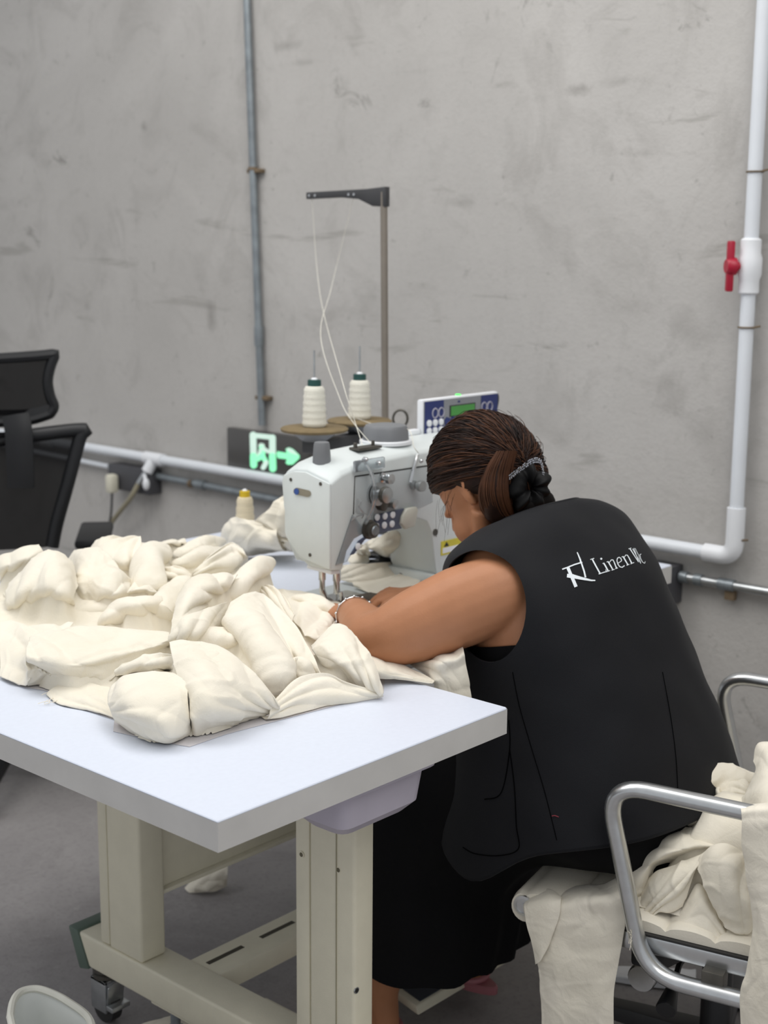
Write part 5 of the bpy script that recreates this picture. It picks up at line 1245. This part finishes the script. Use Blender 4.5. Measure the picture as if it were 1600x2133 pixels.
for j in range(NY):
    for i in range(NX):
        if bmk[j, i]:
            vid[j, i] = len(vs_); p = V(gx0+i*DX, gy0+j*DX, CL[j, i]); nn = V(-gxv[j, i], -gyv[j, i], 1).normalized(); e = min(1, max(0, (CL[j, i]-ZT-.004)/.02))
            vs_.append(p+nn*(wrinkle(p, 4, .0035)*e))
for j in range(NY-1):
    for i in range(NX-1):
        q = (vid[j, i], vid[j, i+1], vid[j+1, i+1], vid[j+1, i])
        if min(q) >= 0: fs_.append(tuple(int(x) for x in q))
cb3 = MB(); cb3.add(vs_, fs_); ob = cb3.build('cloth', M_LINEN, lh, smooth=None)
for p in ob.data.polygons: p.use_smooth = True
# frayed threads at the loose corner
for k in range(9):
    p = zq(195+rnd.uniform(-6, 60), 792+rnd.uniform(-8, 40), .7635); q = p+V(rnd.uniform(-.03, -.005), rnd.uniform(-.02, .01), 0)
    MB().tube(spline([p, (p+q)/2+V(0, rnd.uniform(-.008, .008), .002), q], 4), .0005, 4).build('loose_thread', M_LINEN, lh)
pp_ = MB(); pol = [Pz(x, y, ZT+.0004) for x, y in ((40, 1430), (100, 1440), (150, 1468), (238, 1500), (236, 1524), (330, 1545), (395, 1556), (470, 1530), (585, 1500), (700, 1470), (800, 1440), (802, 1400), (500, 1300), (200, 1320))]
pp_.prism(pol, (0, 0, .0005)); tag(pp_.build('pattern_paper', mat('thin_grey_paper', 'c9c6c9', .7, var=.03)), 'thin greyish sheet of paper lying flat under the linen heap', 'paper')

# linen piled beyond the machine head
lb_ = thing('linen_bundle', V(1.02, 1.02, ZT), 'smaller bundle of cream linen beside the yellow-topped thread cone', 'fabric')
def zb7(x, y, z): return Pz(x/2.424, 700+y/2.424, z)
B7 = lambda rows: [[zb7(*p) for p in r] for r in rows]
sheet(B7([[(1118, 1010, .80), (1140, 950, .835), (1185, 915, .855), (1240, 925, .86), (1330, 935, .855), (1400, 960, .85)], [(1125, 1025, .795), (1160, 985, .825), (1210, 965, .84), (1270, 970, .845), (1340, 990, .84), (1400, 1010, .835)], [(1135, 1050, .785), (1180, 1040, .80), (1230, 1040, .81), (1290, 1045, .81), (1360, 1060, .81), (1430, 1070, .80)], [(1150, 1065, .765), (1200, 1085, .765), (1260, 1105, .765), (1320, 1100, .765), (1400, 1085, .77), (1500, 1085, .77)]]), lb_)
sheet(B7([[(1290, 930, .86), (1350, 880, .885), (1420, 820, .91), (1470, 805, .915), (1560, 830, .90)], [(1330, 945, .855), (1380, 920, .87), (1430, 890, .885), (1490, 880, .885), (1560, 890, .88)], [(1380, 985, .84), (1420, 990, .84), (1460, 990, .84), (1510, 990, .84), (1560, 980, .83)], [(1400, 1070, .79), (1440, 1085, .785), (1480, 1090, .78), (1520, 1090, .78), (1580, 1080, .77)]]), lb_)
roll([zb7(*p) for p in ((1395, 960, .84), (1425, 1000, .83), (1450, 1040, .815), (1480, 1075, .79))], [.006, .014, .014, .008], lb_)
# linen being sewn, running under the presser foot
lw = thing('sewn_strip', V(.78, .52, ZT), 'smooth white linen strip passing under the needle of the machine', 'fabric')
sheet([[Pz(*p) for p in r] for r in ([(590, 1228, .775), (650, 1238, .772), (700, 1250, .771), (760, 1262, .771), (800, 1265, .771)], [(600, 1245, .782), (650, 1255, .778), (695, 1266, .774), (745, 1275, .7725), (785, 1280, .7725)], [(640, 1285, .785), (680, 1290, .78), (720, 1298, .775), (770, 1300, .772), (800, 1300, .772)])], lw, 'strip', amp=.0015)
# linen below the worker's forearm and hanging into her lap
ll_ = thing('lap_linen', V(.56, .3, ZT), 'pale linen under the bare elbow, slipping over the table edge into the lap', 'fabric')
sheet([[Pz(*p) for p in r] for r in ([(760, 1350, .79), (800, 1372, .785), (850, 1390, .775), (905, 1418, .7655)], [(750, 1375, .80), (790, 1395, .79), (840, 1405, .775), (904, 1421, .765)], [(740, 1400, .785), (785, 1412, .775), (840, 1416, .768), (900, 1424, .7635)])], ll_, 'tail', amp=.0015)
LE = lambda px, py, x: Px(px, py, x)
sheet([[Pz(840, 1375, .768), Pz(890, 1360, .77), Pz(930, 1335, .772), Pz(955, 1320, .775)], [Pz(870, 1395, .766), LE(910, 1375, .60), LE(945, 1365, .62), LE(965, 1350, .64)], [LE(898, 1415, .592), LE(925, 1405, .600), LE(952, 1395, .615), LE(970, 1385, .63)], [LE(905, 1428, .595), LE(935, 1432, .603), LE(960, 1432, .615), LE(978, 1425, .63)], [LE(905, 1470, .598), LE(935, 1478, .605), LE(962, 1480, .617), LE(985, 1475, .632)]], ll_, 'drape', amp=.003)
# offcuts on the machine bed
oc = thing('linen_offcut', V(.95, .62, ZT), 'folded grey-white linen offcut lying on the machine bed below the arm', 'fabric')
def z4(x, y, z): return Pz(640+x/4.444, 1080+y/4.444, z)
Z4 = lambda rows: [[z4(*p) for p in r] for r in rows]
sheet(Z4([[(290, 440, .80), (400, 425, .805), (540, 420, .805), (680, 410, .80), (770, 405, .79)], [(275, 480, .79), (390, 480, .795), (520, 475, .795), (670, 470, .79), (810, 460, .782)], [(280, 560, .772), (400, 590, .773), (520, 600, .773), (700, 580, .772), (870, 535, .771)]]), oc, 'layer', amp=.002)
sheet(Z4([[(420, 600, .776), (560, 590, .776), (720, 560, .776), (880, 525, .776), (1090, 545, .773)], [(430, 615, .775), (560, 630, .775), (720, 620, .775), (880, 600, .775), (1050, 580, .772)], [(430, 625, .769), (570, 682, .769), (740, 692, .769), (890, 682, .769), (1010, 620, .769)]]), oc, 'layer', amp=.002)
orr = thing('linen_scroll', V(1.05, .68, ZT), 'cream linen rolled like a scroll between the machine arm and bed', 'fabric')
sheet(Z4([[(560, 260, .83), (640, 200, .85), (720, 140, .865), (830, 108, .87), (900, 125, .865), (960, 185, .85)], [(590, 280, .83), (680, 240, .845), (760, 190, .855), (850, 160, .86), (920, 185, .85), (990, 240, .835)], [(620, 300, .82), (700, 300, .83), (780, 280, .835), (870, 250, .835), (940, 260, .83), (1010, 290, .815)], [(680, 345, .80), (730, 360, .80), (800, 350, .80), (880, 335, .80), (950, 320, .80), (1010, 308, .80)]]), orr, 'scroll', amp=.002)
sheet(Z4([[(520, 240, .82), (580, 200, .83), (650, 165, .83)], [(560, 275, .81), (620, 250, .82), (680, 200, .82)], [(620, 300, .80), (660, 270, .80), (710, 230, .80)]]), orr, 'inner_lip', amp=.001)
ow = thing('linen_scrap', V(.9, .62, ZT), 'small twisted white linen scrap beside the needle guard', 'fabric')
roll([z4(*p) for p in ((400, 430, .79), (450, 385, .80), (510, 370, .80), (545, 400, .79))], [.014, .018, .016, .008], ow, 'twist', mu=24)
roll([z4(*p) for p in ((470, 330, .81), (500, 295, .825), (540, 300, .82), (550, 350, .80))], [.008, .012, .012, .008], ow, 'twist', mu=24)
# scissors with black loops
sc0 = z4(490, 345, .79); sx_ = thing('scissors', z4(760, 420, ZT), 'black-handled scissors lying among the linen scraps on the machine bed', 'scissors')
def loop_(pts, r): return MB().tube(spline([z4(*p) for p in pts]+[z4(*pts[0])], 6)[:-1], r, 10, closed=True)
loop_([(760, 385, .79), (850, 385, .79), (930, 410, .785), (968, 455, .78), (945, 505, .778), (890, 515, .778), (850, 480, .782), (800, 430, .786)], .006).build('handle', M_BLACKP, sx_)
loop_([(470, 330, .80), (530, 345, .80), (600, 345, .80), (660, 355, .80), (680, 390, .795), (600, 405, .79), (530, 390, .79)], .006).build('handle', M_BLACKP, sx_)
MB().tube([z4(660, 370, .80), z4(720, 385, .795), z4(770, 392, .79)], [.006, .009, .006], 10).build('pivot', M_BLACKP, sx_)
MB().prism([z4(640, 300, .80), z4(700, 345, .80), z4(690, 365, .80), z4(560, 320, .80)], (0, 0, .002)).build('blade', M_DSTEEL, sx_)

# ------------------------------------------------------------------ linen on the chair
lc_ = thing('chair_linen', cl(-.15, -.1, ZS), 'cream linen heaped on the aluminium chair and trailing over its seat and arm', 'fabric')
def c6(x, y, r): return Pp(1000+x/2.667, 1500+y/2.667, cl(r, 0, 0), cr)
C6 = lambda rows: [[c6(*p) for p in r] for r in rows]
CS = []
# back mass
CS.append([[(1160, 430, -.09), (1165, 330, -.09), (1230, 275, -.07), (1340, 246, -.05), (1440, 262, -.03), (1530, 300, -.02), (1640, 320, .0)], [(1165, 450, -.10), (1190, 380, -.10), (1260, 330, -.09), (1350, 310, -.07), (1440, 320, -.06), (1530, 350, -.05), (1640, 380, -.04)], [(1170, 520, -.11), (1220, 470, -.10), (1290, 430, -.09), (1370, 410, -.08), (1450, 420, -.06), (1530, 450, -.05), (1640, 470, -.04)], [(1180, 640, -.08), (1240, 620, -.08), (1300, 600, -.08), (1380, 590, -.08), (1450, 590, -.08), (1530, 590, -.07), (1640, 590, -.06)]])
CS.append([[(1180, 425, -.06), (1230, 390, -.06), (1280, 345, -.06), (1320, 330, -.06), (1345, 380, -.07)], [(1210, 440, -.09), (1260, 420, -.09), (1300, 390, -.09), (1325, 390, -.09), (1345, 420, -.09)], [(1260, 450, -.10), (1300, 450, -.10), (1330, 445, -.10), (1350, 445, -.10), (1370, 450, -.10)]])
CS.append([[(1330, 345, -.06), (1400, 315, -.05), (1470, 320, -.05), (1510, 345, -.05)], [(1345, 400, -.09), (1400, 370, -.08), (1460, 370, -.08), (1500, 390, -.07)], [(1370, 455, -.10), (1420, 445, -.10), (1470, 440, -.10), (1520, 430, -.09)]])
CS.append([[(1012, 580, -.08), (1050, 520, -.08), (1110, 470, -.08), (1190, 440, -.09), (1290, 452, -.10), (1400, 465, -.10), (1500, 440, -.10)], [(1020, 600, -.11), (1080, 550, -.12), (1150, 510, -.13), (1220, 495, -.13), (1300, 500, -.13), (1400, 510, -.13), (1500, 500, -.13)], [(1030, 612, -.12), (1100, 595, -.13), (1180, 580, -.14), (1250, 575, -.14), (1320, 575, -.14), (1400, 570, -.14), (1490, 560, -.14)], [(1040, 640, -.10), (1110, 650, -.10), (1190, 650, -.10), (1260, 650, -.10), (1330, 650, -.10), (1410, 650, -.10), (1490, 650, -.10)]])
CS.append([[(1520, 230, -.10), (1535, 165, -.08), (1575, 132, -.07), (1680, 120, -.05), (1800, 180, -.04), (1900, 340, -.04)], [(1530, 280, -.12), (1560, 220, -.12), (1610, 190, -.12), (1700, 190, -.11), (1810, 250, -.10), (1900, 390, -.08)], [(1480, 400, -.13), (1540, 350, -.15), (1610, 320, -.16), (1700, 310, -.16), (1810, 350, -.15), (1910, 470, -.12)], [(1450, 470, -.14), (1520, 440, -.18), (1600, 430, -.20), (1700, 430, -.20), (1810, 470, -.19), (1920, 600, -.16)], [(1480, 620, -.15), (1540, 640, -.20), (1620, 660, -.24), (1720, 680, -.25), (1830, 740, -.24), (1930, 860, -.20)], [(1500, 1000, -.20), (1560, 1100, -.24), (1640, 1180, -.265), (1740, 1240, -.27), (1850, 1300, -.265), (1950, 1330, -.24)]])
# middle fold that runs out to the front corner of the seat
CS.append([[(752, 880, -.16), (790, 750, -.17), (900, 690, -.17), (1000, 625, -.16), (1110, 605, -.15), (1220, 608, -.15), (1350, 640, -.15)], [(780, 930, -.21), (830, 820, -.215), (920, 745, -.215), (1020, 690, -.21), (1120, 665, -.20), (1230, 660, -.19), (1370, 680, -.17)], [(820, 1000, -.235), (870, 900, -.24), (935, 810, -.24), (1030, 745, -.235), (1130, 720, -.225), (1240, 700, -.21), (1390, 720, -.19)], [(850, 1080, -.235), (900, 960, -.225), (950, 850, -.22), (1040, 775, -.21), (1140, 750, -.20), (1250, 730, -.19), (1390, 760, -.17)], [(870, 1150, -.20), (900, 1020, -.18), (950, 900, -.17), (1040, 830, -.16), (1140, 800, -.16), (1250, 780, -.15), (1390, 800, -.14)]])
CS.append([[(880, 930, -.215), (960, 865, -.225), (1070, 805, -.225), (1160, 770, -.22), (1235, 735, -.215)], [(868, 1020, -.235), (960, 960, -.25), (1060, 900, -.25), (1150, 850, -.24), (1215, 800, -.23)], [(865, 1100, -.25), (950, 1040, -.26), (1040, 985, -.26), (1120, 930, -.25), (1190, 860, -.235)], [(862, 1150, -.255), (925, 1130, -.262), (985, 1065, -.262), (1060, 1062, -.255), (1120, 1030, -.245)]])
CS.append([[(1200, 820, -.225), (1230, 740, -.22), (1290, 695, -.215), (1370, 692, -.215), (1455, 740, -.21)], [(1225, 860, -.25), (1270, 790, -.25), (1330, 760, -.25), (1400, 780, -.245), (1470, 830, -.235)], [(1255, 940, -.262), (1310, 900, -.265), (1370, 890, -.265), (1430, 910, -.26), (1490, 950, -.25)], [(1300, 1040, -.265), (1350, 1040, -.272), (1410, 1040, -.272), (1460, 1040, -.268), (1505, 1040, -.26)], [(1370, 1140, -.262), (1405, 1165, -.265), (1440, 1178, -.266), (1475, 1185, -.264), (1512, 1160, -.26)]])
CS.append([[(995, 1105, -.23), (1080, 1070, -.235), (1150, 1000, -.235), (1210, 910, -.23), (1290, 1000, -.235), (1390, 1150, -.24), (1500, 1170, -.24)], [(1000, 1130, -.255), (1090, 1130, -.26), (1170, 1090, -.26), (1240, 1050, -.26), (1310, 1110, -.26), (1390, 1210, -.26), (1490, 1240, -.255)], [(1030, 1155, -.262), (1120, 1180, -.268), (1200, 1180, -.27), (1270, 1190, -.27), (1340, 1230, -.27), (1410, 1290, -.27), (1490, 1300, -.265)], [(1060, 1165, -.262), (1150, 1205, -.27), (1230, 1250, -.272), (1300, 1300, -.274), (1360, 1340, -.275), (1420, 1385, -.276), (1485, 1360, -.272)]])
for rows in CS: sheet(C6(rows), lc_, amp=.005)
# inner dark hollow backing and mass below
mb_ = []
for j in range(13):
    row = []
    for i in range(15):
        r = -.255+.20*j/12; f = -.235+.30*i/14; e = min(i/14, 1-i/14, j/12, 1-j/12)*2.6; e = min(1, e); e = e*e*(3-2*e)
        row.append(cl(r, f, ZS+.008+e*(.09+.12*j/12+.03*noise.noise(V(r*9, f*9, 2)))))
    mb_.append(row)
grid_obj(mb_, 'under_layer', lc_, M_LINEN, .002, 0)
# strip hanging over the front corner of the seat
strip_l = [[(255, 1000, -.26), (330, 945, -.25), (430, 945, -.24), (560, 925, -.23), (690, 912, -.225), (755, 875, -.22)],
           [(243, 1035, -.296), (330, 1010, -.298), (440, 1010, -.298), (560, 990, -.296), (690, 980, -.296), (775, 960, -.292)],
           [(255, 1110, -.300), (340, 1110, -.304), (450, 1110, -.304), (570, 1100, -.304), (700, 1090, -.302), (808, 1090, -.298)],
           [(285, 1230, -.302), (370, 1240, -.306), (470, 1240, -.306), (580, 1240, -.306), (690, 1230, -.306), (795, 1210, -.30)],
           [(318, 1370, -.302), (390, 1380, -.308), (480, 1380, -.308), (580, 1380, -.308), (680, 1370, -.306), (770, 1350, -.302)],
           [(330, 1480, -.302), (400, 1510, -.308), (490, 1520, -.308), (580, 1520, -.308), (670, 1510, -.308), (745, 1500, -.302)],
           [(345, 1640, -.302), (410, 1640, -.308), (490, 1640, -.31), (580, 1640, -.31), (670, 1640, -.308), (742, 1640, -.302)],
           [(345, 1800, -.302), (410, 1800, -.308), (490, 1800, -.31), (580, 1800, -.31), (670, 1800, -.308), (745, 1800, -.302)]]
sheet(C6(strip_l), lc_, 'hanging_end', amp=.003, fan=.0012)
sheet(C6([[(250, 1015, -.285), (300, 965, -.275), (380, 940, -.27), (450, 985, -.285)], [(246, 1040, -.302), (310, 1020, -.305), (380, 1010, -.306), (450, 1010, -.304)], [(262, 1140, -.308), (330, 1150, -.312), (390, 1150, -.312), (440, 1090, -.308)], [(292, 1240, -.309), (335, 1270, -.313), (370, 1255, -.312), (410, 1170, -.309)], [(312, 1355, -.309), (335, 1340, -.313), (360, 1290, -.312), (385, 1240, -.309)]]), lc_, 'folded_flap', amp=.002, fan=0)
# strip hanging over the near arm
strip_r = [[(1440, 520, -.20), (1500, 490, -.20), (1580, 470, -.20), (1680, 470, -.20)], [(1448, 490, -.318), (1510, 478, -.318), (1590, 470, -.318), (1690, 480, -.318)], [(1455, 560, -.336), (1520, 550, -.340), (1600, 550, -.340), (1700, 560, -.338)], [(1458, 700, -.334), (1530, 700, -.342), (1600, 700, -.342), (1700, 710, -.338)], [(1500, 980, -.332), (1550, 980, -.342), (1620, 980, -.342), (1710, 980, -.336)], [(1522, 1180, -.330), (1570, 1200, -.342), (1640, 1200, -.344), (1720, 1200, -.336)], [(1490, 1380, -.330), (1560, 1400, -.342), (1640, 1400, -.344), (1720, 1400, -.336)], [(1450, 1540, -.330), (1540, 1540, -.342), (1640, 1540, -.344), (1720, 1540, -.336)], [(1455, 1820, -.330), (1540, 1820, -.342), (1640, 1820, -.344), (1720, 1820, -.336)]]
sheet(C6(strip_r), lc_, 'hanging_end', amp=.003, fan=.0012)
for k in range(6):
    p = c6(830+rnd.uniform(-10, 20), 1180+rnd.uniform(-20, 20), -.33); q = p+V(rnd.uniform(-.006, .006), 0, -rnd.uniform(.01, .03))
    MB().tube(spline([p, (p+q)/2+V(.004, 0, 0), q], 4), .0005, 4).build('loose_thread', M_LINEN, lc_)

# ------------------------------------------------------------------ things on the floor
fs = thing('floor_scrap', Pz(435, 1850, 0), 'white cloth scrap dropped on the floor beyond the table legs', 'fabric')
def zf(px, py, z): return Pz(px, py, z)
sheet([[zf(*p) for p in r] for r in ([(385, 1850, .004), (410, 1825, .03), (440, 1805, .05), (475, 1800, .055)], [(390, 1856, .004), (415, 1838, .028), (445, 1825, .042), (474, 1820, .045)], [(395, 1860, .002), (425, 1858, .006), (450, 1856, .006), (472, 1845, .01)])], fs, 'fold', amp=.002)
roll([zf(400, 1852, .012), zf(430, 1842, .02), zf(468, 1835, .022)], [.01, .018, .014], fs, 'fold', mu=20)
fl_ = thing('floor_cloth', Pz(370, 2125, 0), 'white cloth lying on the floor under the foot beam', 'fabric')
sheet([[zf(*p) for p in r] for r in ([(280, 2140, .006), (330, 2124, .02), (375, 2114, .028), (420, 2120, .02)], [(280, 2155, .004), (335, 2140, .02), (380, 2135, .024), (430, 2140, .012)], [(280, 2180, .003), (340, 2180, .004), (400, 2180, .004), (440, 2175, .003)])], fl_, 'fold', amp=.002)
fb = thing('floor_sheet', Pz(1370, 2040, 0), 'white plastic sheet lying on the floor behind the office chair', 'sheet')
sheet([[zf(*p) for p in r] for r in ([(1280, 2012, .004), (1340, 2015, .006), (1400, 2018, .005), (1450, 2020, .004)], [(1280, 2030, .015), (1340, 2036, .02), (1400, 2040, .02), (1450, 2042, .015)], [(1280, 2045, .003), (1340, 2054, .003), (1400, 2060, .003), (1450, 2060, .003)])], fb, 'sheet', amp=.002, material=M_WHITEP)
# white bin with a soft wavy rim
tb2 = thing('waste_bin', Pz(100, 2260, 0), 'white open bin with a wavy rim on the floor beside the table caster', 'bin')
rim = spline([Pz(x, y, .26) for x, y in ((22, 2133), (28, 2100), (45, 2080), (75, 2074), (105, 2082), (140, 2100), (185, 2135), (190, 2175), (150, 2215), (90, 2220), (40, 2190), (22, 2133))], 6)[:-1]
cb_ = sum(rim, V(0, 0, 0))/len(rim)
def bring(k, z, dr=0): return [V(cb_.x+(p.x-cb_.x)*k, cb_.y+(p.y-cb_.y)*k, z+(p.z-.26)) for p in rim]
tw = MB(); tw.loft([bring(.72, .002), bring(.74, .004), bring(1., .26), bring(1.02, .268), bring(1.01, .274), bring(.975, .268), bring(.95, .25), bring(.70, .012), bring(.4, .010)], caps=True)
tw.build('bin_body', mat('white_polythene', 'f0f2ee', .35, var=.02), tb2, smooth=60)
MB().tube([p+V(0, 0, .012) for p in rim], .006, 8, closed=True).build('rim', mat('ivory_rim', 'e8e6da', .4), tb2)
tl = [Pz(x, y, .18) for x, y in ((75, 2108), (120, 2108), (165, 2150), (80, 2165))]
MB().prism([p+V(0, 0, -.14) for p in tl], (0, 0, .10)).build('liner', M_WHITEP, tb2, bevel=.01)
